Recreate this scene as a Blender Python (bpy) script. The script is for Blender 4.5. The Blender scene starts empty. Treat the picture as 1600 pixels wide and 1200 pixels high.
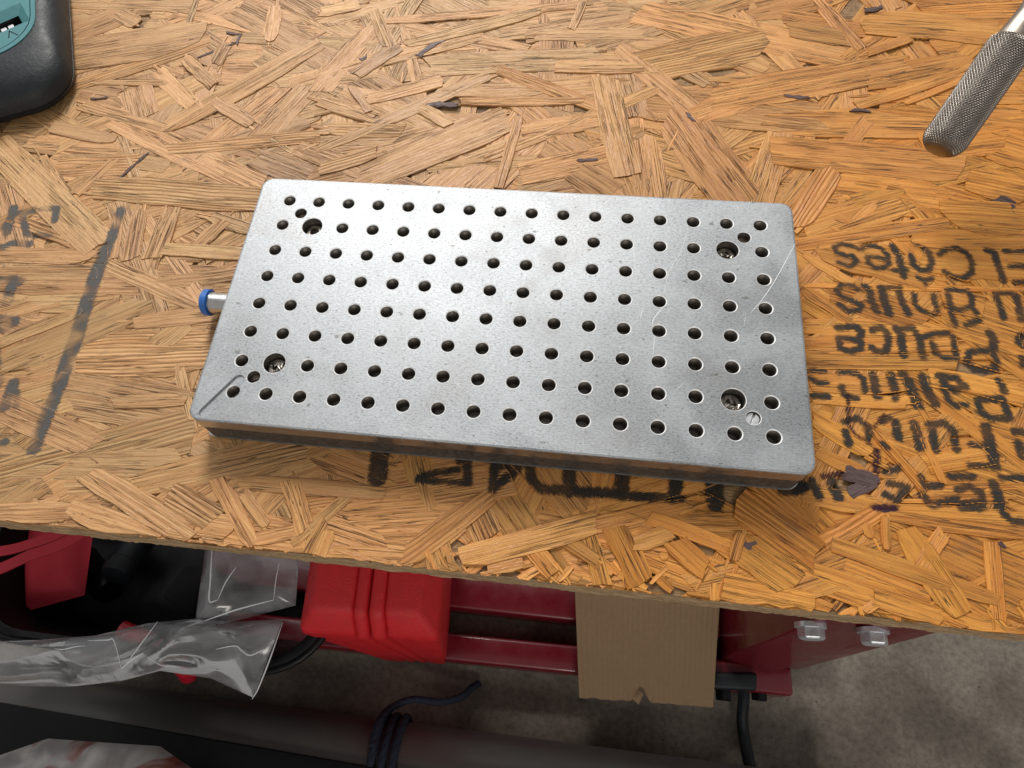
import bpy, bmesh, math, random
import numpy as np
from mathutils import Vector, Matrix, noise
from mathutils.bvhtree import BVHTree
from mathutils.geometry import delaunay_2d_cdt

random.seed(7); rng = np.random.default_rng(11)
scene = bpy.context.scene
COL = scene.collection
MM = 0.001

# ------------------------------------------------------------------ camera
TOP = 20.0                                   # top of the plate above the board, mm
CAM_ROT = (math.radians(25.55497), math.radians(3.74725), math.radians(6.94574))
CAM_POS = np.array([25.12, -166.0, 261.24 + TOP])
F_PX, PPX, PPY = 1080.4, 745.6, 613.3
cam = bpy.data.cameras.new('camera'); cam_o = bpy.data.objects.new('camera', cam); COL.objects.link(cam_o)
cam.sensor_width = 36.0; cam.lens = F_PX / 1600 * 36.0
cam.shift_x = (800 - PPX) / 1600; cam.shift_y = (PPY - 600) / 1600
cam.clip_start = 0.01; cam.clip_end = 50
cam_o.location = CAM_POS * MM; cam_o.rotation_euler = CAM_ROT
scene.camera = cam_o

# ------------------------------------------------------------------ world, lamps, exposure
world = bpy.data.worlds.new('World'); scene.world = world; world.use_nodes = True
bg = world.node_tree.nodes['Background']
bg.inputs[0].default_value = (1.0, 0.985, 0.96, 1); bg.inputs[1].default_value = 0.33
def area_lamp(name, loc, target, sx, sy, power, col):
    l = bpy.data.lights.new(name, 'AREA'); l.shape = 'RECTANGLE'; l.size = sx; l.size_y = sy
    l.energy = power; l.color = col
    o = bpy.data.objects.new(name, l); COL.objects.link(o); o.location = loc
    d = Vector(target) - Vector(loc); o.rotation_euler = d.to_track_quat('-Z', 'Y').to_euler()
    return o
area_lamp('ceiling_lamp', (-0.30, 1.05, 0.95), (0, 0, 0), 0.36, 0.60, 22.5, (1.0, 0.97, 0.93))
area_lamp('side_lamp', (-1.05, 0.75, 1.15), (0, 0, 0), 0.7, 0.7, 3.0, (0.93, 0.97, 1.0))
area_lamp('front_lamp', (0.45, -1.30, 0.75), (0, 0, -0.4), 0.35, 0.35, 6.5, (1.0, 0.95, 0.88))
scene.view_settings.view_transform = 'Standard'; scene.view_settings.look = 'None'
scene.view_settings.gamma = 1; scene.view_settings.exposure = 0.08
scene.view_settings.use_curve_mapping = False
scene.render.engine = 'CYCLES'
cy = scene.cycles; cy.max_bounces = 5; cy.diffuse_bounces = 2; cy.glossy_bounces = 3; cy.transmission_bounces = 3; cy.transparent_max_bounces = 6; cy.caustics_reflective = False; cy.caustics_refractive = False

# ------------------------------------------------------------------ helpers
def rot_np(a):
    cx, cy, cz = np.cos(a); sx, sy, sz = np.sin(a)
    Rx = np.array([[1,0,0],[0,cx,-sx],[0,sx,cx]]); Ry = np.array([[cy,0,sy],[0,1,0],[-sy,0,cy]]); Rz = np.array([[cz,-sz,0],[sz,cz,0],[0,0,1]])
    return Rz @ Ry @ Rx
RM = rot_np(np.array(CAM_ROT))
def at(x, y, z=0.0):
    """point (mm) of the place that the photograph shows at pixel x, y, at height z"""
    d = RM @ np.array([(x - PPX) / F_PX, -(y - PPY) / F_PX, -1.0])
    return CAM_POS + (z - CAM_POS[2]) / d[2] * d
def crop(ox, oy, s): return lambda x, y: (ox + x / s, oy + y / s)

def link_mesh(name, verts, faces, mats=(), parent=None, smooth=False, mat_ids=None):
    me = bpy.data.meshes.new(name)
    me.from_pydata([tuple(v) for v in (np.asarray(verts, float) * MM)], [], faces)
    for m in mats: me.materials.append(m)
    if mat_ids is not None: me.polygons.foreach_set('material_index', mat_ids)
    if smooth: me.polygons.foreach_set('use_smooth', [True] * len(me.polygons))
    me.update()
    o = bpy.data.objects.new(name, me); COL.objects.link(o)
    if parent: o.parent = parent
    return o
def bm_obj(name, bm, mats, parent=None, smooth_angle=None):
    me = bpy.data.meshes.new(name); bmesh.ops.recalc_face_normals(bm, faces=bm.faces)
    if smooth_angle is not None:
        for f in bm.faces: f.smooth = True
        for e in bm.edges:
            if len(e.link_faces) == 2 and e.calc_face_angle(0) > math.radians(smooth_angle): e.smooth = False
    bm.to_mesh(me); bm.free()
    for m in (mats if isinstance(mats, (list, tuple)) else [mats]): me.materials.append(m)
    o = bpy.data.objects.new(name, me); COL.objects.link(o)
    if parent: o.parent = parent
    return o
def thing(name, label, cat, group=None, kind=None, loc=(0, 0, 0)):
    o = bpy.data.objects.new(name, None); o.empty_display_size = 0.01; COL.objects.link(o)
    o['label'] = label
    if cat: o['category'] = cat
    if group: o['group'] = group
    if kind: o['kind'] = kind
    return o
def tag(o, label, cat, group=None):
    o['label'] = label; o['category'] = cat
    if group: o['group'] = group
    return o
def tube_bm(bm, pts, r, seg=12, cap=True):
    pts = [Vector(p) * MM for p in pts]; n = len(pts); rings = []
    rr = r if isinstance(r, (list, tuple)) else [r] * n
    up = None
    for i, p in enumerate(pts):
        t = (pts[min(i + 1, n - 1)] - pts[max(i - 1, 0)]).normalized()
        if up is None: up = t.orthogonal().normalized()
        up = (up - t * up.dot(t)).normalized(); b = t.cross(up)
        rings.append([bm.verts.new(p + (up * math.cos(a) + b * math.sin(a)) * rr[i] * MM) for a in [2 * math.pi * k / seg for k in range(seg)]])
    for a, b in zip(rings, rings[1:]):
        for k in range(seg): bm.faces.new((a[k], a[(k + 1) % seg], b[(k + 1) % seg], b[k]))
    if cap: bm.faces.new(rings[0][::-1]); bm.faces.new(rings[-1])
def spline(pts, n=10):
    pts = [np.asarray(p, float) for p in pts]; out = []
    P = [2 * pts[0] - pts[1]] + pts + [2 * pts[-1] - pts[-2]]
    for i in range(1, len(P) - 2):
        for k in range(n):
            t = k / n; a, b, c, d = P[i-1], P[i], P[i+1], P[i+2]
            out.append(0.5 * ((2*b) + (c-a)*t + (2*a-5*b+4*c-d)*t*t + (3*b-a-3*c+d)*t**3))
    out.append(pts[-1]); return out
def hull_box(bm, low, high):
    """closed prism between two polygons of equal length (lists of 3D mm points)"""
    a = [bm.verts.new(Vector(p) * MM) for p in low]; b = [bm.verts.new(Vector(p) * MM) for p in high]; n = len(a)
    fs = [bm.faces.new(a[::-1]), bm.faces.new(b)]
    for k in range(n): fs.append(bm.faces.new((a[k], a[(k+1) % n], b[(k+1) % n], b[k])))
    return fs
def bevel(bm, w, seg=2, ang=25):
    bmesh.ops.recalc_face_normals(bm, faces=bm.faces)
    es = [e for e in bm.edges if len(e.link_faces) == 2 and e.calc_face_angle(0) > math.radians(ang)]
    bmesh.ops.bevel(bm, geom=es, offset=w * MM, segments=seg, profile=0.5, affect='EDGES', clamp_overlap=True)
def rrect(x0, x1, y0, y1, r, n=6):
    out = []
    for cx, cy, a0 in ((x1-r, y1-r, 0), (x0+r, y1-r, 90), (x0+r, y0+r, 180), (x1-r, y0+r, 270)):
        for k in range(n + 1):
            a = math.radians(a0 + 90 * k / n); out.append((cx + r * math.cos(a), cy + r * math.sin(a)))
    return out

# ------------------------------------------------------------------ materials
class NB:
    def __init__(s, name):
        s.m = bpy.data.materials.new(name); s.m.use_nodes = True; s.t = s.m.node_tree; s.n = s.t.nodes
        s.p = s.n['Principled BSDF']; s.out = s.n['Material Output']
    def new(s, kind, **kw):
        n = s.n.new(kind)
        for k, v in kw.items(): setattr(n, k, v)
        return n
    def link(s, a, b): s.t.links.new(a, b)
    def _in(s, sock, v):
        if v is None: return
        if isinstance(v, bpy.types.NodeSocket): s.link(v, sock)
        else:
            if sock.type == 'RGBA' and len(v) == 3: v = (*v, 1)
            sock.default_value = v
    def math(s, op, a, b=None, c=None, clamp=False):
        n = s.new('ShaderNodeMath', operation=op, use_clamp=clamp)
        for i, v in enumerate((a, b, c)): s._in(n.inputs[i], v)
        return n.outputs[0]
    def vmath(s, op, a, b=None):
        n = s.new('ShaderNodeVectorMath', operation=op); s._in(n.inputs[0], a); s._in(n.inputs[1], b); return n.outputs[0]
    def noise(s, vec, scale=1.0, detail=3.0, rough=0.55, dist=0.0):
        n = s.new('ShaderNodeTexNoise'); s._in(n.inputs['Vector'], vec)
        n.inputs['Scale'].default_value = scale; n.inputs['Detail'].default_value = detail
        n.inputs['Roughness'].default_value = rough; n.inputs['Distortion'].default_value = dist
        return n.outputs['Fac']
    def ramp(s, f, lo, hi, a=0.0, b=1.0):
        n = s.new('ShaderNodeMapRange'); n.interpolation_type = 'SMOOTHSTEP'
        for i, v in enumerate((f, lo, hi, a, b)): s._in(n.inputs[i], v)
        return n.outputs[0]
    def mix(s, f, a, b, mode='MIX'):
        n = s.new('ShaderNodeMix', data_type='RGBA', blend_type=mode)
        s._in(n.inputs[0], f); s._in(n.inputs[6], a); s._in(n.inputs[7], b); return n.outputs[2]
    def bump(s, h, dist, strength=1.0):
        n = s.new('ShaderNodeBump'); s._in(n.inputs['Height'], h); n.inputs['Distance'].default_value = dist
        n.inputs['Strength'].default_value = strength; return n.outputs[0]
    def attr(s, name): return s.new('ShaderNodeAttribute', attribute_name=name)
    def obj_mm(s):
        t = s.new('ShaderNodeTexCoord'); return s.vmath('SCALE_', t.outputs['Object']) if False else s.scale(t.outputs['Object'], 1000.0)
    def scale(s, v, k):
        n = s.new('ShaderNodeVectorMath', operation='SCALE'); s._in(n.inputs[0], v); n.inputs[3].default_value = k; return n.outputs[0]
    def set(s, **kw):
        for k, v in kw.items(): s._in(s.p.inputs[k.replace('_', ' ')], v)
        return s

def plain(name, col, rough=0.5, metal=0.0, var=0.15, scale=0.15, bumpd=0.0, bscale=1.5, spec=0.5, coat=0.0):
    b = NB(name); v = b.obj_mm(); n = b.noise(v, scale, 5, 0.6)
    c1 = tuple(c * (1 - var) for c in col); c2 = tuple(min(1, c * (1 + var)) for c in col)
    b.set(Base_Color=b.mix(n, c1, c2), Metallic=metal, Roughness=b.ramp(n, 0.3, 0.7, max(0, rough - 0.07), min(1, rough + 0.07)))
    b.p.inputs['Specular IOR Level'].default_value = spec; b.p.inputs['Coat Weight'].default_value = coat
    if bumpd: b.set(Normal=b.bump(b.noise(v, bscale, 4, 0.65), bumpd * MM))
    return b.m

def wood_material():
    b = NB('osb_strand_wood')
    uv = b.attr('grain').outputs['Vector']; fl = b.attr('strand').outputs['Color']
    sep = b.new('ShaderNodeSeparateXYZ'); b.link(uv, sep.inputs[0]); u, v = sep.outputs[0], sep.outputs[1]
    sc = b.new('ShaderNodeSeparateColor'); b.link(fl, sc.inputs[0]); seed, tone, flute = sc.outputs
    warm = b.attr('strand').outputs['Alpha']
    so = b.math('MULTIPLY', seed, 971.0)
    def gv(ku, kv):
        c = b.new('ShaderNodeCombineXYZ'); b._in(c.inputs[0], b.math('MULTIPLY', u, ku)); b._in(c.inputs[1], b.math('MULTIPLY', v, kv)); b._in(c.inputs[2], so); return c.outputs[0]
    warp = b.noise(gv(0.03, 0.11), 1.0, 1, 0.5)
    band = b.noise(gv(0.016, 0.42), 1.0, 2, 0.6, 0.3)
    fibre = b.noise(gv(0.07, 2.4), 1.0, 2, 0.7)
    wv = b.math('SINE', b.math('ADD', b.math('MULTIPLY', v, 2.9), b.math('MULTIPLY', warp, 14.0)))
    wv = b.math('MULTIPLY_ADD', wv, 0.5, 0.5)
    crack = b.math('MULTIPLY', b.ramp(b.math('ABSOLUTE', b.math('SUBTRACT', b.noise(gv(0.012, 0.55), 1.0, 2, 0.65), 0.5)), 0.004, 0.015, 1.0, 0.0), b.ramp(warp, 0.46, 0.55))
    lines = b.math('MULTIPLY', b.ramp(b.noise(gv(0.022, 2.1), 1.0, 2, 0.7), 0.55, 0.68), b.ramp(warp, 0.30, 0.6, 0.3, 1.0))
    speck = b.math('MULTIPLY', b.ramp(b.noise(gv(0.35, 1.9), 1.0, 1, 0.5), 0.67, 0.76), 0.75)
    pale = b.mix(warm, (0.565, 0.344, 0.162), (0.68, 0.308, 0.058))
    deep = b.mix(warm, (0.385, 0.186, 0.070), (0.45, 0.160, 0.024))
    g = b.math('ADD', b.math('MULTIPLY', b.ramp(band, 0.3, 0.7), 0.55), b.math('MULTIPLY', b.ramp(fibre, 0.25, 0.75), 0.45))
    g = b.math('SUBTRACT', g, b.math('MULTIPLY', b.math('MULTIPLY', b.math('SUBTRACT', 1.0, wv), flute), 0.30), clamp=True)
    c = b.mix(g, deep, pale)
    c = b.mix(b.math('MULTIPLY', lines, 0.55), c, b.mix(warm, (0.22, 0.103, 0.042), (0.25, 0.092, 0.018)))
    c = b.mix(b.math('MULTIPLY', crack, 0.9), c, (0.10, 0.045, 0.018))
    c = b.mix(speck, c, (0.15, 0.062, 0.024))
    # strand tone: >1 pale, <1 dark; very low values are bark
    hue = b.math('FRACT', b.math('MULTIPLY', seed, 7.31))
    c = b.mix(1.0, c, b.mix(hue, (1.03, 0.97, 0.92), (0.98, 1.02, 0.96)), 'MULTIPLY')
    tn = b.math('MULTIPLY', tone, 2.0)
    c = b.mix(1.0, c, tn, 'MULTIPLY')
    bark = b.ramp(tone, 0.10, 0.16, 1.0, 0.0)
    c = b.mix(bark, c, b.mix(band, (0.05, 0.022, 0.018), (0.13, 0.085, 0.085)))
    # grey weather stains here and there
    pos = b.new('ShaderNodeNewGeometry').outputs['Position']
    st = b.noise(b.scale(pos, 1000.0), 0.045, 2, 0.6)
    st2 = b.math('MULTIPLY', b.ramp(st, 0.66, 0.74), b.ramp(fibre, 0.42, 0.6))
    c = b.mix(b.math('MULTIPLY', st2, 0.35), c, (0.12, 0.10, 0.085))
    h = b.math('ADD', b.math('MULTIPLY', fibre, 0.6), b.math('MULTIPLY', b.math('MULTIPLY', wv, flute), 0.9))
    h = b.math('SUBTRACT', h, b.math('MULTIPLY', crack, 1.6))
    h = b.math('SUBTRACT', h, b.math('MULTIPLY', lines, 0.5))
    b.set(Base_Color=c, Roughness=b.ramp(band, 0.3, 0.7, 0.42, 0.56), Normal=b.bump(h, 0.62 * MM))
    b.p.inputs['Specular IOR Level'].default_value = 0.5
    return b.m
WOOD = wood_material()

def core_material(name='osb_core', lo=(0.13, 0.068, 0.028), hi=(0.34, 0.205, 0.092)):
    b = NB(name); v = b.obj_mm()
    mp = b.new('ShaderNodeMapping'); b.link(v, mp.inputs[0]); mp.inputs['Scale'].default_value = (0.06, 0.2, 0.9)
    a = b.noise(mp.outputs[0], 1.0, 4, 0.65, 0.3)
    mp2 = b.new('ShaderNodeMapping'); b.link(v, mp2.inputs[0]); mp2.inputs['Scale'].default_value = (0.5, 0.5, 2.2)
    f = b.noise(mp2.outputs[0], 1.0, 4, 0.7)
    c = b.mix(b.ramp(a, 0.3, 0.7), lo, hi)
    c = b.mix(b.ramp(f, 0.34, 0.42, 0.8, 0.0), c, (0.055, 0.028, 0.012))
    b.set(Base_Color=c, Roughness=0.75, Normal=b.bump(b.math('ADD', a, f), 0.8 * MM)); return b.m
CORE_EDGE = core_material('osb_sawn_edge', (0.27, 0.165, 0.080), (0.58, 0.40, 0.22))
CORE = core_material()

def metal_material():
    b = NB('worn_aluminium'); v = b.obj_mm()
    def mp(sx, sy, sz=1.0):
        m = b.new('ShaderNodeMapping'); b.link(v, m.inputs[0]); m.inputs['Scale'].default_value = (sx, sy, sz); return m.outputs[0]
    brush = b.noise(mp(0.22, 2.4), 1.0, 3, 0.7)
    grain = b.noise(mp(0.75, 1.5), 1.0, 3, 0.75)
    cloud = b.noise(mp(0.03, 0.04), 1.0, 4, 0.6, 0.5)
    pit = b.noise(mp(0.55, 1.0), 1.0, 3, 0.6)
    col = b.mix(b.ramp(cloud, 0.35, 0.65), (0.365, 0.388, 0.41), (0.465, 0.488, 0.51))
    col = b.mix(b.math('MULTIPLY', b.ramp(brush, 0.40, 0.66), 0.5), col, (0.30, 0.305, 0.31))
    dirt = b.math('MULTIPLY', b.ramp(grain, 0.45, 0.62), b.ramp(cloud, 0.3, 0.62, 0.85, 0.35))
    sm = b.noise(mp(0.012, 0.018), 1.0, 4, 0.65, 1.0); col = b.mix(b.ramp(sm, 0.5, 0.68, 0.0, 0.35), col, (0.30, 0.295, 0.285))
    for rz, k1 in ((0.6, 2.2), (-0.9, 1.6), (1.45, 2.6)):
        m_ = b.new('ShaderNodeMapping'); b.link(v, m_.inputs[0]); m_.inputs['Rotation'].default_value = (0, 0, rz)
        m2 = b.new('ShaderNodeMapping'); b.link(m_.outputs[0], m2.inputs[0]); m2.inputs['Scale'].default_value = (0.022, k1, 1)
        col = b.mix(b.ramp(b.noise(m2.outputs[0], 1.0, 1, 0.5), 0.69, 0.75, 0.0, 0.28), col, (0.72, 0.73, 0.74))
    col = b.mix(dirt, col, (0.22, 0.22, 0.22))
    col = b.mix(b.ramp(pit, 0.64, 0.70, 0.0, 0.8), col, (0.06, 0.055, 0.05))
    spot = b.noise(mp(0.16, 0.20), 1.0, 2, 0.5)
    col = b.mix(b.ramp(spot, 0.70, 0.75, 0.0, 0.6), col, (0.12, 0.11, 0.09))
    rough = b.math('ADD', b.ramp(cloud, 0.35, 0.65, 0.50, 0.60), b.math('MULTIPLY', grain, 0.10))
    b.set(Base_Color=col, Metallic=0.8, Roughness=rough, Normal=b.bump(b.math('ADD', b.math('MULTIPLY', brush, 0.6), b.math('MULTIPLY', grain, 0.6)), 0.035 * MM))
    b.p.inputs['Anisotropic'].default_value = 0.3
    return b.m
ALU = metal_material()
HOLE_RIM = plain('rim_glint_and_scratch', (0.92, 0.92, 0.92), 0.55, 0.3, 0.06, 0.5)  # pale colour paints the light caught on hole chamfers; scratches share it
ALU_EDGE = plain('smooth_aluminium_edge', (0.58, 0.56, 0.54), 0.36, 1.0, 0.06, 0.3)
BORE = plain('bore_wall_shade', (0.22, 0.20, 0.175), 0.45, 0.8, 0.3, 0.6)  # darker than the plate: shade inside the holes put into the colour
BORE_DEEP = plain('oily_hole_shade', (0.05, 0.042, 0.033), 0.4, 0.0, 0.4, 0.7)  # near-black paints oil and the shade deep in the tapped holes
STEEL = plain('bright_steel', (0.62, 0.61, 0.60), 0.28, 1.0, 0.08, 0.3, 0.01, 2.0)
STEEL_DARK = plain('dark_screw_steel', (0.30, 0.27, 0.24), 0.35, 1.0, 0.4, 0.8, 0.05, 1.5)  # dark, patchy steel for the sunken screws and the chips
ZINC = plain('zinc_plated_steel', (0.72, 0.74, 0.76), 0.34, 0.65, 0.12, 0.3)
KNURL = plain('knurled_steel', (0.24, 0.215, 0.19), 0.32, 1.0, 0.2, 0.25)
BLUE = plain('blue_plastic_ring', (0.025, 0.13, 0.42), 0.35, 0.0, 0.1, 0.3)

def speckled_black():
    b = NB('black_side_with_chips'); v = b.obj_mm(); n = b.noise(v, 1.3, 3, 0.6); m = b.noise(v, 0.5, 3, 0.6)
    chip = b.ramp(n, 0.66, 0.70); c = b.mix(b.ramp(m, 0.3, 0.7), (0.03, 0.026, 0.022), (0.075, 0.065, 0.055))
    b.set(Base_Color=b.mix(chip, c, (0.62, 0.60, 0.56)), Metallic=chip, Roughness=b.ramp(chip, 0, 1, 0.5, 0.3), Normal=b.bump(n, 0.25 * MM)); return b.m
DARKSIDE = speckled_black()

def concrete():
    b = NB('concrete_floor'); v = b.obj_mm(); big = b.noise(v, 0.012, 6, 0.6, 0.3); f = b.noise(v, 0.16, 6, 0.7); s = b.noise(v, 0.10, 2, 0.5)
    c = b.mix(b.ramp(big, 0.32, 0.68), (0.14, 0.117, 0.092), (0.285, 0.250, 0.205))
    c = b.mix(b.ramp(f, 0.35, 0.7), c, b.mix(1.0, c, (0.62, 0.60, 0.58), 'MULTIPLY'))
    c = b.mix(b.ramp(s, 0.72, 0.76, 0.0, 0.8), c, (0.045, 0.035, 0.03))
    b.set(Base_Color=c, Roughness=0.75, Normal=b.bump(f, 0.8 * MM)); return b.m
CONCRETE = concrete()
RED_PAINT = plain('red_enamel', (0.15, 0.006, 0.014), 0.33, 0.0, 0.12, 0.05, 0.05, 0.4, coat=0.25)
RED_CASE = plain('red_blow_moulded_plastic', (0.60, 0.012, 0.018), 0.5, 0.0, 0.18, 0.12, 0.7, 0.7)
RED_STRAP = plain('red_webbing', (0.36, 0.012, 0.026), 0.75, 0.0, 0.15, 0.4, 0.2, 1.5)
RED_GLOSS = plain('red_rubber_dip', (0.38, 0.010, 0.022), 0.25, 0.0, 0.1, 0.1)
BLACK_PLASTIC = plain('black_plastic', (0.004, 0.004, 0.0045), 0.42, 0.0, 0.3, 0.1, 0.1, 0.6, spec=0.22)
BLACK_RUBBER = plain('black_rubber', (0.011, 0.014, 0.017), 0.5, 0.0, 0.35, 0.12, 0.25, 0.5, spec=0.32)
BLACK_CLOTH = plain('black_cloth', (0.016, 0.016, 0.018), 0.85, 0.0, 0.3, 0.1, 0.5, 0.7)
PIPE_MAT = plain('dark_grey_pipe', (0.085, 0.078, 0.074), 0.38, 0.0, 0.25, 0.02, 0.1, 0.1)
ROPE_MAT = plain('navy_rope', (0.006, 0.012, 0.026), 0.8, 0.0, 0.3, 0.5, 0.4, 0.8)
TEAL = plain('teal_plastic', (0.045, 0.165, 0.180), 0.5, 0.0, 0.08, 0.2, 0.06, 1.5)
TEAL_DARK = plain('dark_teal_groove', (0.004, 0.014, 0.018), 0.6, spec=0.2)
WHITE_PL = plain('white_plastic', (0.6, 0.6, 0.62), 0.4)

def cardboard():
    b = NB('brown_cardboard'); v = b.obj_mm(); u = b.attr('grain').outputs['Vector']
    sp = b.new('ShaderNodeSeparateXYZ'); b.link(u, sp.inputs[0])
    w = b.math('MULTIPLY_ADD', b.math('SINE', b.math('MULTIPLY', sp.outputs[0], 2 * math.pi / 6.2)), 0.5, 0.5); n = b.noise(v, 0.25, 5, 0.65)
    c = b.mix(n, (0.185, 0.118, 0.062), (0.26, 0.168, 0.092)); c = b.mix(b.math('MULTIPLY', w, b.ramp(b.noise(v, 0.03, 4, 0.6), 0.35, 0.65, 0.03, 0.28)), c, (0.27, 0.18, 0.10))
    b.set(Base_Color=c, Roughness=0.85, Normal=b.bump(b.math('ADD', w, b.math('MULTIPLY', n, 0.4)), 0.35 * MM)); return b.m
CARD = cardboard()
def poly_bag(name, veil, col, rough=0.17, col2=None, col3=None):
    b = NB(name); v = b.obj_mm(); n = b.noise(v, 0.028, 3, 0.5, 0.6)
    tr = b.new('ShaderNodeBsdfTransparent'); gl = b.new('ShaderNodeBsdfGlossy'); gl.inputs['Roughness'].default_value = rough
    df = b.new('ShaderNodeBsdfDiffuse'); df.inputs['Color'].default_value = (*col, 1)
    tl = b.new('ShaderNodeBsdfTranslucent'); tl.inputs['Color'].default_value = (*col, 1)
    if col2:
        cc = b.mix(b.ramp(b.noise(v, 0.016, 3, 0.5, 0.8), 0.44, 0.50), b.mix(b.ramp(n, 0.42, 0.52), col, col3), col2); b.link(cc, df.inputs['Color']); b.link(cc, tl.inputs['Color'])
    nm = b.bump(n, 1.6 * MM); b.link(nm, gl.inputs['Normal'])
    m0 = b.new('ShaderNodeMixShader'); m0.inputs[0].default_value = 0.4; b.link(df.outputs[0], m0.inputs[1]); b.link(tl.outputs[0], m0.inputs[2])
    m1 = b.new('ShaderNodeMixShader'); b._in(m1.inputs[0], b.ramp(n, 0.35, 0.7, veil * 0.6, veil * 1.5)); b.link(tr.outputs[0], m1.inputs[1]); b.link(m0.outputs[0], m1.inputs[2])
    lw = b.new('ShaderNodeFresnel'); lw.inputs[0].default_value = 1.5
    m2 = b.new('ShaderNodeMixShader'); b._in(m2.inputs[0], b.math('MULTIPLY', lw.outputs[0], 1.0, clamp=True)); b.link(m1.outputs[0], m2.inputs[1]); b.link(gl.outputs[0], m2.inputs[2])
    b.link(m2.outputs[0], b.out.inputs[0]); return b.m
BAG = poly_bag('clear_polythene', 0.24, (0.80, 0.81, 0.84)); BAG_PINK = poly_bag('cloudy_pinkish_polythene', 0.6, (0.72, 0.42, 0.40), 0.3, (0.78, 0.74, 0.72), (0.42, 0.13, 0.09))

def ink_material():
    b = NB('stencil_ink'); sd = b.attr('sd').outputs['Fac']; gr = b.attr('grain').outputs['Vector']; k = b.attr('keep').outputs['Fac']; ic = b.attr('ink').outputs['Color']
    mp = b.new('ShaderNodeMapping'); b.link(gr, mp.inputs[0]); mp.inputs['Scale'].default_value = (0.22, 1.9, 1.0)
    n = b.noise(mp.outputs[0], 1.0, 4, 0.7)
    mp2 = b.new('ShaderNodeMapping'); b.link(gr, mp2.inputs[0]); mp2.inputs['Scale'].default_value = (0.5, 3.5, 1.0)
    n2 = b.noise(mp2.outputs[0], 1.0, 3, 0.7)
    d = b.math('ADD', sd, b.math('MULTIPLY', b.math('SUBTRACT', n, 0.5), 6.5))
    a = b.math('MULTIPLY', b.ramp(d, -0.5, 0.85, 0.95, 0.0), k)
    a = b.math('MULTIPLY', a, b.ramp(n2, 0.30, 0.52, 0.55, 1.0))
    b.set(Base_Color=ic, Roughness=0.6, Alpha=a); b.p.inputs['Specular IOR Level'].default_value = 0.25
    return b.m
INK = ink_material()

# ------------------------------------------------------------------ floor
FLOOR = -600.0
fl = link_mesh('floor', [(-2500, -2500, FLOOR), (2500, -2500, FLOOR), (2500, 2500, FLOOR), (-2500, 2500, FLOOR)], [(0, 1, 2, 3)], [CONCRETE]); fl['kind'] = 'structure'

# ------------------------------------------------------------------ the OSB board
EDGE_Y = -114.0
board = thing('workbench_board', 'big orange brown OSB sheet carrying the drilled metal plate, stencilled black', 'board')
X0, X1, Y1 = -470.0, 400.0, 360.0
def core_mesh():
    nx, nz = 520, 12; V = []; F = []
    xs = np.linspace(X0, X1, nx + 1); zs = np.linspace(-20.0, -1.7, nz + 1)
    for j, z in enumerate(zs):
        for x in xs:
            d = 0.7 * noise.noise(Vector((x * 0.09, z * 0.7, 3))) + 0.5 * noise.noise(Vector((x * 0.5, z * 1.4, 9)))
            if j == nz: d = 0.35
            V.append((x, EDGE_Y - d + 0.35 - (z + 20) * -0.0, z))
    W = nx + 1
    for j in range(nz):
        for i in range(nx): F.append((j*W+i, j*W+i+1, (j+1)*W+i+1, (j+1)*W+i))
    b0 = len(V); V += [(X0, Y1, -1.7), (X1, Y1, -1.7), (X0, Y1, -20), (X1, Y1, -20)]
    F.append(tuple([nz*W+i for i in range(nx+1)]) + (b0+1, b0)); F.append(tuple([i for i in range(nx, -1, -1)]) + (b0+2, b0+3))
    F.append((b0, b0+1, b0+3, b0+2)); F.append((0, *[j*W for j in range(1, nz+1)], b0, b0+2)[::-1]); F.append((nx, *[j*W+nx for j in range(1, nz+1)], b0+1, b0+3))
    return V, F
V, F = core_mesh(); link_mesh('core', V, F, [CORE, CORE_EDGE], board, mat_ids=[1 if len(f) == 4 else 0 for f in F])

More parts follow.
